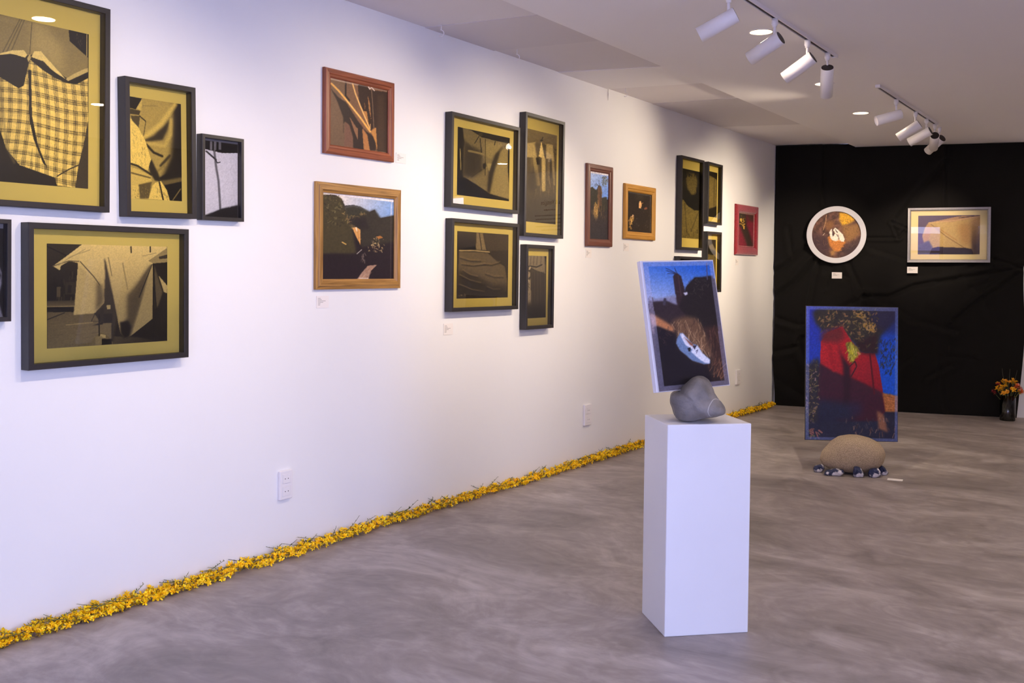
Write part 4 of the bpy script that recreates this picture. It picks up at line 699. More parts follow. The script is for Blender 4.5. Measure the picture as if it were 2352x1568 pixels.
# round white frame
def round_frame():
    l, r, t, b = [hit_plane(p, BP+BN*.02, BN) for p in ((1853.3, 538.8), (1989.3, 538.8), (1921, 472.5), (1921, 605.2))]
    c = (l+r)/2; c[2] = (t[2]+b[2])/2; R = ((r-l)@BU/2+(t[2]-b[2])/2)/2; c = c-BN*.02
    e = tag(empty('round_picture_frame', frame_matrix(BU, UZ, BN, c)), 'round white frame with white shoes on dry grass, on the black drape', 'picture frame')
    ri = R*.815; d = .03
    V, Fc = lathe_vf([(R, 0), (R, d-.004), (R-.004, d), (ri+.004, d), (ri, d-.004), (ri, .002)], 72, False, False); mesh('ring', V, Fc, M_WHITE, e)
    V, Fc = lathe_vf([(R-.004, .0), (R-.004, .002)], 48); mesh('backing_board', V, Fc, M_GMAT, e)
    k = R*.815/(457/8.25)*(475/8.25)
    pic_shoes_round().build('photo_print', (-k, k, k, -k), .012, e, .4, disc=(0, 0, ri*1.012), gam=.78, con=1.15)
    return c
round_frame()
def silver_frame():
    q = [(2085.5, 477.8), (2277, 475), (2273.5, 602.6), (2084, 602.3)]; d = .03
    P = [hit_plane(p, BP+BN*d, BN) for p in q]; c = sum(P)/4-BN*d
    w = float(((P[1]-P[0])+(P[2]-P[3]))@BU)/2; h = float(P[0][2]+P[1][2]-P[2][2]-P[3][2])/2
    ro = float((P[1][2]-P[0][2]+P[2][2]-P[3][2])/2/w)
    u = BU*math.cos(ro)+UZ*math.sin(ro); v = -BU*math.sin(ro)+UZ*math.cos(ro)
    t = tag(empty('silver_picture_frame', frame_matrix(u, v, BN, c)), 'wide silver frame with a draped table and yellow border, on the black drape', 'picture frame')
    rails(w, h, [(0, 0), (0, d), (.022, d-.002), (.03, d-.008), (.034, d-.012), (.034, 0)], M_SILVER, M_SILVER, t)
    sheet('mat_board', -w/2+.03, w/2-.03, -h/2+.03, h/2-.03, .003, .008, pmat('cream_mat_board', (222, 204, 150), .8), t)
    cv = pic_draped_table(); r = local_rect(crop((2060, 460), cv.sc, cv.quad), c, u, v, BN, .009); cv.build('photo_print', r, .009, t)
    mesh('glass_pane', [(-w/2+.03, -h/2+.03, .014), (w/2-.03, -h/2+.03, .014), (w/2-.03, h/2-.03, .014), (-w/2+.03, h/2-.03, .014)], [(0, 1, 2, 3)], M_GLASS, t)
silver_frame()
def back_card(label, quad):
    P = [hit_plane(p, BP, BN) for p in quad]; c = sum(P)/4; w = float(((P[1]-P[0])+(P[2]-P[3]))@BU)/2; h = float(P[0][2]+P[1][2]-P[2][2]-P[3][2])/2
    wall_card(label, None, (c, BU, UZ, BN, w, h), 4)
back_card('white caption card on the drape below the round frame', crop((1840, 460), 8.25, [(583, 1362), (776, 1362), (774, 1480), (580, 1480)]))
back_card('white caption card on the drape below the silver frame', crop((2060, 460), 8.7125, [(207, 1328), (420, 1332), (415, 1458), (203, 1454)]))
# lettering on the white wall beyond the drape (its mirror image shows in the glass of the dress picture)
def wall_text(body, x, z, size):
    cu = bpy.data.curves.new('wall_lettering', 'FONT'); cu.body = body; cu.size = size; cu.extrude = .001
    tmp = bpy.data.objects.new('tmp_text', cu); COL.objects.link(tmp); bpy.context.view_layer.update()
    me = bpy.data.meshes.new_from_object(tmp.evaluated_get(bpy.context.evaluated_depsgraph_get())); bpy.data.objects.remove(tmp, do_unlink=True)
    me.materials.clear(); me.materials.append(M_LETTER); c = np.array([x, back_y(x, WB), z])+BN*.002
    o = put('wall_lettering', me, None, None); o.matrix_world = frame_matrix(BU*.8, UZ, BN, c); return o
t = tag(wall_text('s & Vestigios', 3.66, 2.56, .098), 'dark exhibition title lettering on the white wall beyond the drape', 'lettering')
L = []; rw = random.Random(4)
for k, (x0, ln, hh) in enumerate(((.12, .26, .020), (-.02, .66, .017), (-.02, .66, .017), (-.02, .66, .017), (-.02, .64, .017), (-.02, .5, .017))):
    x = x0; y = -.07-.054*k-(.03 if k else 0)
    while x < x0+ln:
        w = rw.uniform(.015, .05); L.append(box_vf(x, y-hh, 0, x+w, y, .001)); x += w+.010
V, Fc = join_vf(L); tag(mesh('small_print', V, Fc, pmat('grey_vinyl_text', (110, 106, 108), .6), t), kind='stuff')

# ------------------------------------------------------------------ plinth, rock and shoe photograph
pA, pL, pR = [hit(p, 2, 0) for p in ((1526, 1463), (1464, 1408), (1718, 1452))]
fu = (pR-pA); fw = float(np.linalg.norm(fu)); fu /= fw; fd = np.cross(UZ, fu); fl = .31
PH = .909
pc = pA+fu*fw/2+fd*fl/2
plinth = bevel_box('white_plinth', (-fw/2, -fl/2, 0, fw/2, fl/2, PH), pmat('white_plinth_paint', (228, 227, 228), .5, noise=(3, .02), bump=.03, bscale=25), None, .005, 3, frame_matrix(fu, fd, UZ, pc))
tag(plinth, 'tall white painted plinth standing on the concrete floor', 'plinth')
def inflate(name, outline, C, depth, mats, base=None, power=.62, rough=.0, seed=1, rings=13, na=56, flat_front=0, shift=0):
    """Solid whose outline seen from the room's entrance is the given one; C is its centre, depth its half thickness."""
    C = np.array(C, float); n = CAM-C; n[2] = 0; n /= np.linalg.norm(n); u = np.cross(UZ, n)
    P = np.array([[float((hit_plane(p, C, n)-C)@u), float(hit_plane(p, C, n)[2])] for p in outline])
    c0 = np.array([P[:, 0].mean(), (P[:, 1].min()+P[:, 1].max())/2])
    ang = np.linspace(0, 2*math.pi, na, endpoint=False); rad = np.zeros(na)
    for i, a in enumerate(ang):
        dx, dy = math.cos(a), math.sin(a); best = 0
        for k in range(len(P)):
            a0 = P[k]-c0; e = P[(k+1) % len(P)]-P[k]; den = dx*e[1]-dy*e[0]
            if abs(den) < 1e-12: continue
            t = (a0[0]*e[1]-a0[1]*e[0])/den; q = (a0[0]*dy-a0[1]*dx)/den
            if 0 <= q <= 1 and t > best: best = t
        rad[i] = best
    rg = np.random.default_rng(seed); ph = rg.uniform(0, 6.3, 12)
    V = []; Fc = []
    for j in range(rings):
        f = -math.pi/2+math.pi*(j+.5)/rings; cs = math.cos(f)**power; sn = math.copysign(abs(math.sin(f))**.8, math.sin(f))
        for i, a in enumerate(ang):
            w = 1+rough*(math.sin(3*a+ph[0]+2*f)*.5+math.sin(5*a+ph[1]-3*f)*.3+math.sin(8*a+ph[2]+5*f)*.2)*abs(math.sin(f))
            r = rad[i]*cs*w; p2 = c0+r*np.array([math.cos(a), math.sin(a)])
            dd = depth*sn*(1+rough*math.sin(2*a+ph[3]))+shift*(p2[1]-c0[1])
            q = C*np.array([1, 1, 0])+u*p2[0]+n*dd; q[2] = p2[1] if base is None else max(p2[1], base); V.append(q)
    for j in range(rings-1):
        for i in range(na):
            k = (i+1) % na; Fc.append((j*na+i, j*na+k, (j+1)*na+k, (j+1)*na+i))
    Fc.append(tuple(range(na))[::-1]); Fc.append(tuple((rings-1)*na+i for i in range(na)))
    V = np.array(V); O0 = np.array([C[0], C[1], V[:, 2].min()])
    o = mesh(name, V-O0, Fc, mats, None, True); o.location = O0
    return o
def stone_mat(name, c1, c2, vein=None, scale=9, vs=3, rough=.75):
    m, nt, b = new_mat(name); N = nt.nodes.new; Lk = nt.links.new; b.inputs['Roughness'].default_value = rough
    tc = N('ShaderNodeTexCoord'); n = N('ShaderNodeTexNoise'); n.inputs['Scale'].default_value = scale; n.inputs['Detail'].default_value = 8
    Lk(tc.outputs['Object'], n.inputs['Vector']); cr = N('ShaderNodeValToRGB'); e = cr.color_ramp.elements
    e[0].position = .38; e[0].color = tuple(srgb(c1))+(1,); e[1].position = .62; e[1].color = tuple(srgb(c2))+(1,)
    Lk(n.outputs['Fac'], cr.inputs[0]); out = cr.outputs[0]
    if vein:
        w = N('ShaderNodeTexWave'); w.inputs['Scale'].default_value = vs; w.inputs['Distortion'].default_value = .9; w.inputs['Detail'].default_value = 3; w.inputs['Detail Scale'].default_value = 1.5
        Lk(tc.outputs['Object'], w.inputs['Vector']); r = N('ShaderNodeMapRange'); r.inputs[1].default_value = vein[1]; r.inputs[2].default_value = 1.0; Lk(w.outputs['Fac'], r.inputs[0])
        mx = N('ShaderNodeMix'); mx.data_type = 'RGBA'; Lk(r.outputs[0], mx.inputs['Factor']); Lk(out, mx.inputs['A']); mx.inputs['B'].default_value = tuple(srgb(vein[0]))+(1,); out = mx.outputs['Result']
    Lk(out, b.inputs['Base Color']); bm = N('ShaderNodeBump'); bm.inputs['Strength'].default_value = .7; bm.inputs['Distance'].default_value = .008
    n2 = N('ShaderNodeTexNoise'); n2.inputs['Scale'].default_value = scale*9; n2.inputs['Detail'].default_value = 8; Lk(tc.outputs['Object'], n2.inputs['Vector']); Lk(n2.outputs['Fac'], bm.inputs['Height']); Lk(bm.outputs[0], b.inputs['Normal'])
    return m
rock = inflate('grey_rock', crop((1420, 570), 3.647, [(433, 1245), (440, 1212), (520, 1195), (535, 1150), (600, 1095), (660, 1067), (715, 1078), (755, 1110), (780, 1160), (815, 1240), (870, 1310), (902, 1352), (895, 1378), (800, 1415), (700, 1425), (640, 1436), (520, 1437), (465, 1412), (455, 1340), (436, 1270)]), (2.262, 4.10, PH), .125, stone_mat('grey_stone', (104, 100, 98), (136, 130, 126), ((182, 176, 170), .9992), 9, 1.5), base=PH, rough=.10, seed=3)
tx = bpy.data.textures.new('rock_relief', 'VORONOI'); tx.noise_scale = .09; tx.distance_metric = 'DISTANCE'
sb = rock.modifiers.new('refine', 'SUBSURF'); sb.levels = sb.render_levels = 1
dm = rock.modifiers.new('facets', 'DISPLACE'); dm.texture = tx; dm.strength = .018; dm.mid_level = .45; dm.texture_coords = 'LOCAL'
tag(rock, 'smooth grey rock with white veins resting on the white plinth', 'rock')
def standing(name, label, c, yaw, pitch, roll, w, h, d, cv, edge, cat, glz=.003):
    n = np.array([math.sin(yaw), -math.cos(yaw), 0]); u = np.array([math.cos(yaw), math.sin(yaw), 0])
    v2 = UZ*math.cos(pitch)-n*math.sin(pitch); n2 = n*math.cos(pitch)+UZ*math.sin(pitch)
    u3 = u*math.cos(roll)+v2*math.sin(roll); v3 = v2*math.cos(roll)-u*math.sin(roll)
    t = tag(empty(name, frame_matrix(u3, v3, n2, np.array(c))), label, cat)
    bevel_box('mount_panel', (-w/2, -h/2, -d, w/2, h/2, -.004), edge, t, .0015, 1)
    r = local_rect(crop(cv[1], cv[0].sc, cv[0].quad), np.array(c), u3, v3, n2, -.003)
    cv[0].build('photo_print', (max(r[0], -w/2+.002), min(r[1], w/2-.002), min(r[2], h/2-.002), max(r[3], -h/2+.002)), -.003, t, .4, gam=.88)
    mesh('clear_cover', [(-w/2, -h/2, glz-.003), (w/2, -h/2, glz-.003), (w/2, h/2, glz-.003), (-w/2, h/2, glz-.003)], [(0, 1, 2, 3)], glass_mat('acrylic_cover', .8), t)
    return t
standing('mounted_photograph', 'pale edged photograph of a lost white shoe, wedged in the rock on the plinth', (2.202, 4.127, 1.329), 1.118, .187, .030, .421, .576, .030, (pic_lost_shoe(), (1420, 570)), pmat('frosted_acrylic_edge', (222, 220, 228), .25), 'photograph')
standing('mounted_photograph', 'large dark edged photograph of a red dress, standing on the granite boulder', (1.878, 8.104, .778), .526, .055, -.002, .722, 1.065, .018, (pic_red_dress(), (1780, 680)), pmat('dark_panel_edge', (34, 26, 36), .5), 'photograph')
boulder = inflate('granite_boulder', crop((1780, 680), 3.485, [(358, 1290), (375, 1240), (420, 1190), (450, 1150), (510, 1117), (590, 1107), (660, 1112), (760, 1138), (840, 1180), (880, 1235), (886, 1280), (868, 1335), (830, 1370), (760, 1390), (690, 1408), (620, 1408), (540, 1398), (450, 1380), (390, 1350), (362, 1312)]), (1.915, 8.06, 0), .16, stone_mat('speckled_granite', (158, 134, 108), (222, 198, 166), None, 260), base=.0, rough=.02, seed=5, power=.55)
tag(boulder, 'rounded speckled tan granite boulder on the concrete floor', 'boulder')
M_BLUE = stone_mat('blue_white_stone', (34, 42, 78), (214, 208, 214), None, 17, 5, .55); _e = [n for n in M_BLUE.node_tree.nodes if n.type == 'VALTORGB'][0].color_ramp.elements; _e[0].position = .50; _e[1].position = .56
stones = (('round blue stone with a white cap beside the boulder', [(160, 330), (200, 270), (350, 235), (395, 265), (415, 340), (350, 410), (260, 418), (190, 398)], 11, .03),
          ('long flat dark blue stone with white streaks before the boulder', [(370, 435), (450, 375), (640, 330), (730, 350), (885, 392), (810, 455), (740, 492), (560, 490), (420, 474)], 12, .035),
          ('upright blue streaked stone with a pointed top before the boulder', [(1025, 420), (1045, 300), (1100, 278), (1200, 330), (1282, 470), (1240, 524), (1150, 524), (1026, 514)], 13, .035),
          ('pale stone with one dark blue band before the boulder', [(1348, 430), (1390, 350), (1460, 328), (1570, 330), (1645, 420), (1645, 500), (1500, 530), (1368, 524)], 14, .035),
          ('dark blue triangular stone beside the blue banded pale stone', [(1565, 340), (1640, 258), (1720, 320), (1780, 400), (1797, 442), (1745, 480), (1640, 474)], 15, .03))
for lab, ol, sd, dp in stones:
    px = crop((1850, 1040), 9.408, ol); low = max(px, key=lambda p: p[1]); g = hit((sum(p[0] for p in px)/len(px), low[1]), 2, 0)
    n = CAM-g; n[2] = 0; n /= np.linalg.norm(n); C = g-n*dp*.3
    o = inflate('blue_stone', px, C, dp, M_BLUE, base=0, rough=.16, seed=sd, power=.5, rings=7, na=22)
    o.data.polygons.foreach_set('use_smooth', [False]*len(o.data.polygons))
    dz = -min(v.co.z for v in o.data.vertices)-o.location.z
    o.location.z = max(0, o.location.z) if o.location.z > .012 else 0
    tag(o, lab, 'stone', 'blue stones around the boulder')
P = [hit(p, 2, 0) for p in crop((1850, 1040), 9.408, [(1780, 547), (2112, 576), (2094, 611), (1764, 583)])]
c0 = sum(P)/4; V = [p-c0 for p in P]+[p-c0+UZ*.002 for p in P]
t = tag(empty('caption_card', loc=c0), 'white caption card lying on the floor beside the blue stones', 'card', 'caption cards beside the pictures')
mesh('card', V, [(0, 1, 2, 3)[::-1], (4, 5, 6, 7)]+[(i, (i+1) % 4, 4+(i+1) % 4, 4+i) for i in range(4)], M_CARD, t)

# ------------------------------------------------------------------ ceiling lights
def light(name, kind, parent, **kw):
    l = bpy.data.lights.new(name, kind)
    for k, v in kw.items(): setattr(l, k, v)
    o = bpy.data.objects.new(name, l); COL.objects.link(o); o.parent = parent; return o
TX = 2.045
def track(label, x, y0, y1):
    t = tag(empty('light_track', loc=(x, y0, ZC)), label, 'light track', 'ceiling light tracks'); L = y1-y0
    V, Fc = join_vf([box_vf(-.018, .03, -.022, -.011, L-.03, 0), box_vf(.011, .03, -.022, .018, L-.03, 0), box_vf(-.011, .03, -.008, .011, L-.03, 0)])
    mesh('rail', V, Fc, M_LAMP, t); sheet('power_slot', -.011, .011, .03, L-.03, -.016, -.0081, M_DARK, t)
    for a in (0, L-.035): bevel_box('end_cap', (-.019, a, -.024, .019, a+.035, 0), M_LAMP, t, .002, 1)
track('long white ceiling light track ending above the plinth side of the room', TX, 1.4, 6.90)
track('short white ceiling light track near the black drape', TX-.015, 8.12, 10.42)
def spotlight(label, x, y, d, power=1.0, size=58, drop=.10):
    d = np.array(d, float); d /= np.linalg.norm(d)
    t = tag(empty('track_spotlight', loc=(x, y, ZC-.02)), label, 'spotlight', 'white cylinder track spotlights')
    V, Fc = lathe_vf([(.019, 0), (.019, -.034), (.014, -.040), (.014, -.05)], 20); mesh('adapter', V, Fc, M_LAMP, t, True)
    V, Fc = tube_vf([(0, 0, -.045), (0, 0, -drop-.012)], .0085, 12); mesh('stem', V, Fc, M_LAMP, t, True)
    zax = Vector(tuple(d)); rot = zax.to_track_quat('Z', 'Y').to_matrix().to_4x4(); Mb = Matrix.Translation((0, 0, -drop-.035)) @ rot
    R, Lb, La = .042, -.045, .170
    V, Fc = lathe_vf([(R-.003, Lb+.004), (R-.001, Lb+.001), (R, Lb+.004), (R, La), (R-.004, La), (R-.004, La-.09)], 40, False, False)
    me = mesh_data('body', V, Fc, M_LAMP, True); put('body', me, t, Mb)
    V, Fc = lathe_vf([(R-.0035, Lb), (R-.0035, Lb+.01)], 40); mesh('back_cap', V, Fc, M_DARK, t, M=Mb)
    V, Fc = lathe_vf([(R-.0045, La-.09), (R-.0045, La-.084)], 32); mesh('lens', V, Fc, pmat('warm_lamp_lens', (255, 240, 210), .3, emit=(WARM, 14)), t, M=Mb)
    lo = light('spot_lamp', 'SPOT', t, energy=SPOT_W*power, color=WARM, spot_size=math.radians(size), spot_blend=1.0, shadow_soft_size=.014)
    lo.matrix_local = Matrix.Translation((0, 0, -drop-.035)) @ Matrix.Translation(Vector(tuple(d))*(La+.01)) @ Vector(tuple(-d)).to_track_quat('Z', 'Y').to_matrix().to_4x4()
def mount(px): p = hit(px, 2, ZC-.03); return p[1]
SPOTS = [('track spotlight aimed at the golden oak frame', TX-.03, mount((1650, -8)), (-.85, -.26, -.46), 1.0),
         ('track spotlight aimed at the wrinkled skirt picture', TX, mount((1778, 47)), (-.885, .06, -.46), 1.0),
         ('track spotlight with a warm lit side, aimed at the gathered skirt picture', TX, mount((1850, 96)), (-.84, 0, -.54), .8),
         ('track spotlight pointing down from the end of the long track', TX, mount((1893, 126)), (-.20, .60, -.76), 1.15),
         ('track spotlight aimed back along the wall at the pale dress picture', TX-.015, mount((2040, 232)), (-.80, -.50, -.28), 1.2),
         ('track spotlight aimed at the dark branches picture', TX-.015, mount((2088, 260)), (-.84, -.057, -.537), 1.35),
         ('track spotlight aimed at the dim upright sheet picture', TX-.015, mount((2112, 276)), (-.893, .07, -.445), 1.35),
         ('track spotlight turned towards the silver frame', TX-.015, mount((2136, 288)), (-.22, .887, -.47), 1.3),
         ('track spotlight at the track end, aimed at the room corner', TX-.015, mount((2144, 295)), (-.71, .47, -.52), 1.3)]
for k, (lab, x, y, d, p) in enumerate(SPOTS): spotlight(lab, x, y, d, p, (76, 76, 72, 56, 76, 74, 74, 46, 54)[k])
for lab, y, d, p in (('track spotlight aimed at the checked cloth picture', 2.3, (-2.05, .10, -1.15), .55), ('track spotlight aimed at the hung sheets picture', 3.15, (-2.05, -.25, -1.35), .6)):
    spotlight(lab, TX, y, d, p, 78)
track('added unseen ceiling light track before the wall lettering beyond the drape', 4.7, 9.6, 10.9)  # unseen track and lamp, added to brighten the lettering for its reflection
spotlight('added unseen track spotlight aimed at the wall lettering beyond the drape', 4.7, 10.5, (-.3, .9, -.16), 1.0, 50)
def downlight(label, x, y, r=.068, power=1.0):
    t = tag(empty('recessed_downlight', loc=(x, y, ZC)), label, 'downlight', 'round recessed ceiling lights')
    V, Fc = lathe_vf([(r+.010, 0), (r+.009, -.003), (r, -.004), (r, 0)], 40, False, False); mesh('trim_ring', V, Fc, M_LAMP, t, True)
    V, Fc = lathe_vf([(r, -.003), (r, -.001)], 40); mesh('diffuser', V, Fc, pmat('warm_diffuser', (255, 244, 224), .4, emit=((1.0, .72, .36), 7)), t)
    lo = light('downlight_lamp', 'AREA', t, energy=DOWN_W*power, color=WARM, shape='DISK', size=2*r*.95); lo.location = (0, 0, -.006)
for p, lab in (((1748, 74), 'glowing round ceiling light beside the long track'), ((1893, 193), 'round ceiling light hidden behind the spotlight that points down'), ((1977, 260), 'glowing round ceiling light beside the short track')):
    q = hit(p, 2, ZC-.003); downlight(lab, q[0], q[1])
downlight('round ceiling light mirrored in the checked cloth picture', 1.84, 3.50)
for k, (x, y) in enumerate(((4.4, 3.6), (4.4, 5.6), (4.4, 7.6), (4.4, 9.6), (3.9, 11.5))):  # unseen lights, added as fill for the walls and ceiling
    downlight('added round fill light in the unseen open part of the room', x, y, power=(3.4, 3.4, 3.4, 3.4, 2)[k])

# ------------------------------------------------------------------ hooks, outlets
def hook(label, px, s=1.0):
    p = hit(px, 2, ZS)
    pts = [(0, 0, 0), (0, 0, -.030), (.0, -.004, -.036)]
    for k in range(11):
        a = math.radians(100+k*21); pts.append((0, .018*math.cos(a)*-1-.002, -.056+.020*math.sin(a)))
    pts = [(0, y*s, z*s) for x, y, z in pts]
    V, Fc = tube_vf(pts, .0032*s, 8); o = mesh('ceiling_hook', V, Fc, M_LAMP, None, True); o.location = p; o.rotation_euler = (0, 0, math.radians(-53))
    tag(o, label, 'hook', 'white hooks under the ceiling')
hook('white ceiling hook above the crossed stems picture', (1014, 56)); hook('white ceiling hook above the pegged cloth picture', (1188, 113)); hook('faint ceiling hook above the agave picture', (1437, 203), .9)
p = hit((1396, 203), 0, .004); V, Fc = tube_vf([(0, 0, .0), (0, 0, -.06), (0, 0, -.11)], [.001, .003, .001], 6); o = mesh('hanging_wire', V, Fc, pmat('grey_wire', (150, 140, 140), .5), None, True); o.location = p+np.array([.004, 0, .01])
tag(o, 'short thin wire hanging at the top of the white wall', 'wire')
def outlet(label, a, b):
    p0, p1 = hit(a, 0, .01), hit(b, 0, .01); w = abs(p1[1]-p0[1]); h = abs(p1[2]-p0[2])
    t = tag(empty('wall_outlet', frame_matrix(UY, UZ, NX, np.array([0, (p0[1]+p1[1])/2, (p0[2]+p1[2])/2]))), label, 'outlet', 'white wall outlets')
    bevel_box('cover_plate', (-w/2, -h/2, 0, w/2, h/2, .018), M_OUT, t, .005, 3)
    for s in (-1, 1):
        k = bevel_box('socket', (-w*.30, s*h*.22-h*.16, .018, w*.30, s*h*.22+h*.16, .0205), M_OUT, t, .002, 2)
        for q in (-1, 1):
            V, Fc = lathe_vf([(.0028, .0206), (.0028, .0209)], 12); V = [(x+q*.011, y+s*h*.22, z) for x, y, z in V]; mesh('pin_hole', V, Fc, M_DARK, k)
outlet('white wall outlet with two sockets below the golden oak frame', (641, 1083), (670, 1142))
outlet('white wall outlet between the plinth and the gathered skirt picture', (1342, 930), (1357, 974))
outlet('narrow white wall outlet below the red velvet frame', (1691, 850), (1700, 881))

# ------------------------------------------------------------------ garland of yellow flowers along the wall
M_PETAL = pmat('yellow_petal', (255, 222, 16), .55, noise=(60, .12), var=.12)
M_PETAL2 = pmat('deep_yellow_petal', (250, 204, 8), .55, noise=(60, .15), var=.12)
M_GREEN = pmat('green_stem', (92, 100, 44), .6, noise=(30, .2), var=.15)
M_CALYX = pmat('olive_calyx', (128, 104, 44), .6)
def petal_vf(L, Wd, curl, a, tilt, base=.002):
    ca, sa = math.cos(a), math.sin(a); V = []
    for t, w in ((0, .25), (.35, .8), (.7, 1.0), (1, .25)):
        r = base+L*t*math.cos(tilt+curl*t); z = L*t*math.sin(tilt+curl*t)
        for s in (-1, 1): V.append((r*ca-s*w*Wd/2*sa, r*sa+s*w*Wd/2*ca, z+(.0012 if s else 0)))
    return V, [(2*i, 2*i+1, 2*i+3, 2*i+2) for i in range(3)]
def flower_geo(seed, size=.011):
    r = random.Random(seed); parts = []; mi = []
    n = r.choice((5, 6, 6)); tl = r.uniform(.3, 1.15)
    for k in range(n):
        v, f = petal_vf(size*r.uniform(.85, 1.2), size*r.uniform(.5, .72), r.uniform(-.7, .3), 2*math.pi*k/n+r.uniform(-.2, .2), tl+r.uniform(-.2, .2)); parts.append((v, f)); mi += [0]*len(f)
    for k in range(3):
        v, f = petal_vf(size*.6, size*.5, .3, 2*math.pi*k/3+.4, 1.25); parts.append((v, f)); mi += [1]*len(f)
    v, f = lathe_vf([(.0035, .001), (.002, -.006), (.0012, -.012)], 5, False, True); parts.append((v, f)); mi += [2]*len(f)
    V, Fc = join_vf(parts); return V, Fc, mi
FL = [flower_geo(40+k, (.0132 if k % 3 else .015)) for k in range(9)]
FM = [mesh_data('yellow_flower', V, Fc, [M_PETAL, M_PETAL2, M_CALYX] if k % 2 else [M_PETAL2, M_PETAL, M_CALYX], False, mi) for k, (V, Fc, mi) in enumerate(FL)]
def sprig_geo(seed, L=.14, leaf=.012):
    r = random.Random(seed); pts = []; x = 0
    bx, bz = r.uniform(-.25, .25), r.uniform(-.1, .25)
    for k in range(7):
        t = k/6; pts.append((L*t, bx*L*t*t, bz*L*t*t+.002))
    parts = [tube_vf(pts, [.0016-.0001*k for k in range(7)], 5)]
    for k in range(12):
        t = r.uniform(.25, 1); b = np.array((L*t, bx*L*t*t, bz*L*t*t+.002)); a = r.uniform(-1.2, 1.2); e = r.uniform(-.2, .9); l = leaf*r.uniform(.7, 1.6)
        d = np.array([math.cos(a)*math.cos(e), math.sin(a)*math.cos(e), math.sin(e)]); s = np.cross(d, (0, 0, 1)); s /= np.linalg.norm(s)+1e-9; w = l*.16
        parts.append(([b, b+d*l*.5+s*w, b+d*l, b+d*l*.5-s*w], [(0, 1, 2, 3)]))
    return join_vf(parts)
SG = [sprig_geo(80+k, .10+.02*(k % 4)) for k in range(6)]
SM = [mesh_data('green_sprig', V, Fc, M_GREEN) for V, Fc in SG]
G_END = back_y(0)-.12; G_SPLIT = 3.35
def garland_pos(r, y):
    wob = .012*math.sin(y*2.3)+.008*math.sin(y*5.1+1)
    wd = .068+.012*math.sin(y*1.7+2)
    x = .016+abs(r.betavariate(1.5, 1.6))*wd+max(0, wob*.5); h = .012+.040*max(0, 1-((x-.03)/(wd))**2)*r.random()
    return x, h
r = random.Random(7)
def flower_rot(r): return (r.uniform(-1.1, 1.1), r.uniform(-.1, 1.5), r.uniform(0, 6.28))
for k in range(300):
    y = 1.95+(G_SPLIT-1.95)*(k+r.random())/300; x, h = garland_pos(r, y)
    o = put('yellow_flower', FM[k % 9]); o.location = (x, y, h); o.rotation_euler = flower_rot(r)
    s = r.uniform(.85, 1.25); o.scale = (s, s, s)
    tag(o, 'small yellow blossom in the flower border along the foot of the white wall', 'flower', 'yellow blossoms along the wall')
def sprig_rot(r): return (r.uniform(-.5, .5), r.uniform(-.25, .08), math.pi/2*r.choice((1, -1))+r.uniform(-.45, .45))
def place_sprig(r, y, up=None):
    x = r.uniform(.012, .085); rot = sprig_rot(r)
    if up: rot = up
    return (x, y, .012+.034*r.random()), rot
for k in range(50):
    y = 1.95+(G_SPLIT-1.95)*(k+r.random())/50; loc, rot = place_sprig(r, y)
    if k in (13, 31): rot = (r.uniform(-.5, .5), r.uniform(-.5, -.3), math.pi/2+r.uniform(-.3, .2)); loc = (.03, y, .015)
    o = put('green_sprig', SM[k % 6]); o.location = loc; o.rotation_euler = rot
    tag(o, 'thin green leafy sprig lying in the yellow flower border along the wall', 'sprig', 'green sprigs along the wall')
def stuff(name, label, cat, n, geos, mats, place, hasmi):
    from mathutils import Euler
    Vs, Fs, Ms = [], [], []; base = 0
    for k in range(n):
        g = geos[k % len(geos)]; loc, rot, s = place(k); A = np.array(Euler(rot).to_matrix())*s
        V = np.array(g[0], float) @ A.T+np.array(loc); V[:, 0] = np.maximum(V[:, 0], .002); V[:, 2] = np.maximum(V[:, 2], .001)
        Vs.append(V); Fs += [tuple(i+base for i in f) for f in g[1]]; base += len(V)
        if hasmi: Ms += g[2] if k % 2 else [{0: 1, 1: 0, 2: 2}[q] for q in g[2]]
    o = mesh(name, np.concatenate(Vs), Fs, mats, None, False, None, Ms if hasmi else None)
    return tag(o, label, cat, None, 'stuff')
def pf(k):
    y = G_SPLIT+(G_END-G_SPLIT)*(max(0, k-330)+r.random())/1970; x, h = garland_pos(r, y)
    if k < 330: y = 1.95+(G_SPLIT-1.95)*(k+r.random())/330; h *= .7
    return (x, y, h), flower_rot(r), r.uniform(.95, 1.35)
stuff('yellow_flower_border', 'border of small yellow blossoms running on along the wall to the drape', 'flowers', 2300, FL, [M_PETAL, M_PETAL2, M_CALYX], pf, True)
def ps(k):
    y = G_SPLIT+(G_END-.1-G_SPLIT)*(k+r.random())/300; loc, rot = place_sprig(r, y)
    if k in (12, 60, 61): rot = (0, -.5, math.pi/2); loc = (.03, y, .02)
    return loc, rot, 1.0
stuff('green_sprig_border', 'green leafy sprigs among the yellow blossoms further along the wall', 'sprigs', 300, SG, M_GREEN, ps, False)
# one long stem arches out of the border
for a, b, c in (((962, 1186), (940, 1160), (892, 1186)), ((966, 1184), (968, 1168), (964, 1160))):
    Pn = [hit(q, 0, .03) for q in (a, b, c)]; pts = []
    for k in range(9):
        t = k/8; pts.append(Pn[0]*(1-t)**2+2*Pn[1]*t*(1-t)+Pn[2]*t*t)
    pts = [np.array([p[0], p[1], max(p[2], .004)]) for p in pts]
    o0 = np.array(pts[0]); V, Fc = tube_vf([p-o0 for p in pts], .0025, 6); o = mesh('fallen_flower_stalk', V, Fc, M_GREEN, None, True); o.location = o0
    tag(o, 'long bare green stem arching out of the yellow flower border', 'stem', 'bare stems in the flower border')

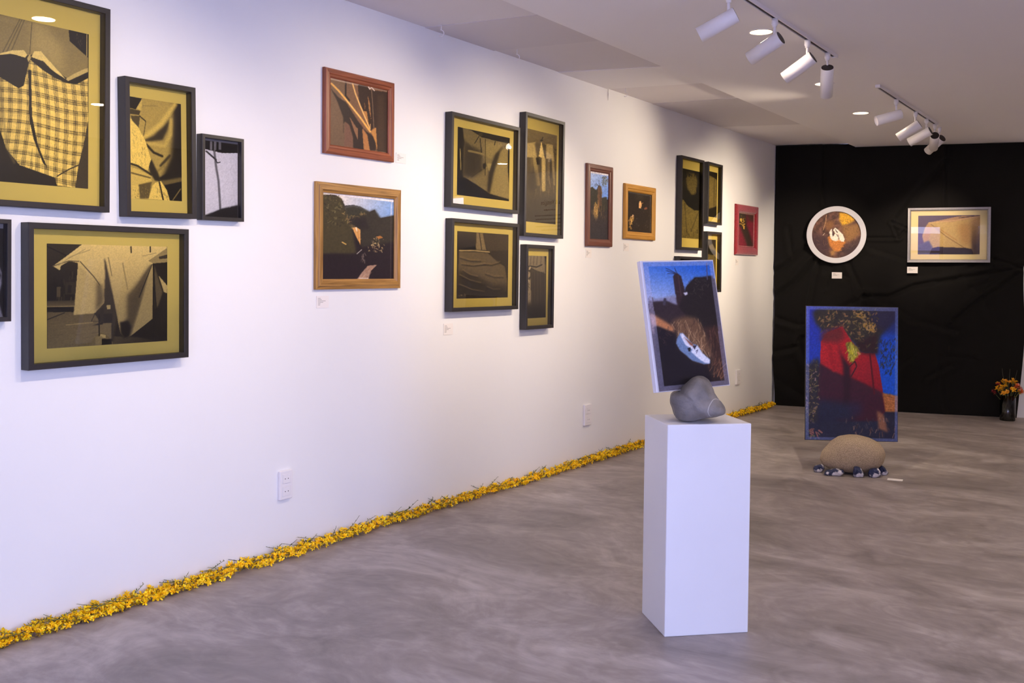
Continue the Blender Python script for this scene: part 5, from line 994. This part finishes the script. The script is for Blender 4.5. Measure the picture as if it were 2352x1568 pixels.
# ------------------------------------------------------------------ glass vase of flowers
VP = hit((2314, 965), 2, 0)
def vase():
    t = tag(empty('glass_vase', loc=VP), 'clear glass vase of cut flowers in front of the drape', 'vase')
    R, H = .078, .272
    V, Fc = lathe_vf([(R*.96, 0), (R, .006), (R, H), (R-.004, H), (R-.004, .012), (.002, .012)], 32, True, True)
    mesh('glass_body', V, Fc, glass_mat('vase_glass', 1.5, (.93, .96, .92)), t, True)
    V, Fc = lathe_vf([(R-.005, .013), (R-.005, .17)], 32); mesh('water', V, Fc, glass_mat('vase_water', .8, (.82, .86, .74)), t, True)
vase()
rr = random.Random(21)
cols = [((236, 176, 24), 'yellow'), ((238, 186, 40), 'yellow'), ((232, 160, 30), 'golden'), ((150, 26, 30), 'dark red'), ((214, 92, 30), 'orange'), ((210, 150, 140), 'pale pink')]
order = [0, 1, 2, 0, 3, 4, 1, 0, 5, 2, 0, 3, 1, 4, 0, 2, 1, 3]
for k, ci in enumerate(order):
    col, nm = cols[ci]; a = k*2.4; q = .028+.118*math.sqrt((k+.5)/len(order)); top = np.array([q*math.cos(a), q*.8*math.sin(a), .30+.16*(1-(q/.146)**2)+rr.uniform(-.015, .02)])
    low = np.array([-.35*q*math.cos(a), -.35*q*math.sin(a), .018])
    t = tag(empty('cut_flower', loc=VP), '%s freesia blossom on a green stem in the glass vase' % nm, 'flower', '%s blossoms in the vase' % nm)
    mid = np.array([.5*q*math.cos(a)*.6, .5*q*math.sin(a)*.6, .2]); pts = [low*(1-s)**2+2*mid*s*(1-s)+top*s*s for s in np.linspace(0, 1, 8)]
    V, Fc = tube_vf(pts, .0026, 6); mesh('stem', V, Fc, M_GREEN, t, True)
    out = top-np.array([0, 0, .22]); out /= np.linalg.norm(out); parts = []
    Rm = np.array(Vector(tuple(out)).to_track_quat('Z', 'Y').to_matrix())
    for j in range(3):
        g = flower_geo(200+k*3+j, .030); off = np.array([rr.uniform(-.022, .022), rr.uniform(-.022, .022), -.012*j]); parts.append(((np.array(g[0])+off) @ Rm.T+top, g[1]))
    V, Fc = join_vf(parts); mesh('blossom', V, Fc, pmat('freesia_%s' % nm.replace(' ', '_'), col, .55, noise=(30, .12)), t)
for k, (dx, dz) in enumerate(((-.055, .56), (.01, .56), (.07, .55))):
    pts = [np.array([dx*.2, 0, .05]), np.array([dx*.5, .01, .3]), np.array([dx*1.2, .01, dz])]
    V, Fc = tube_vf(pts, [.0022, .0022, .0012], 6); o = mesh('dry_twig', V, Fc, pmat('grey_twig', (80, 76, 64), .7), None, True); o.location = VP
    tag(o, 'thin dry twig standing up out of the glass vase', 'twig', 'twigs in the vase')
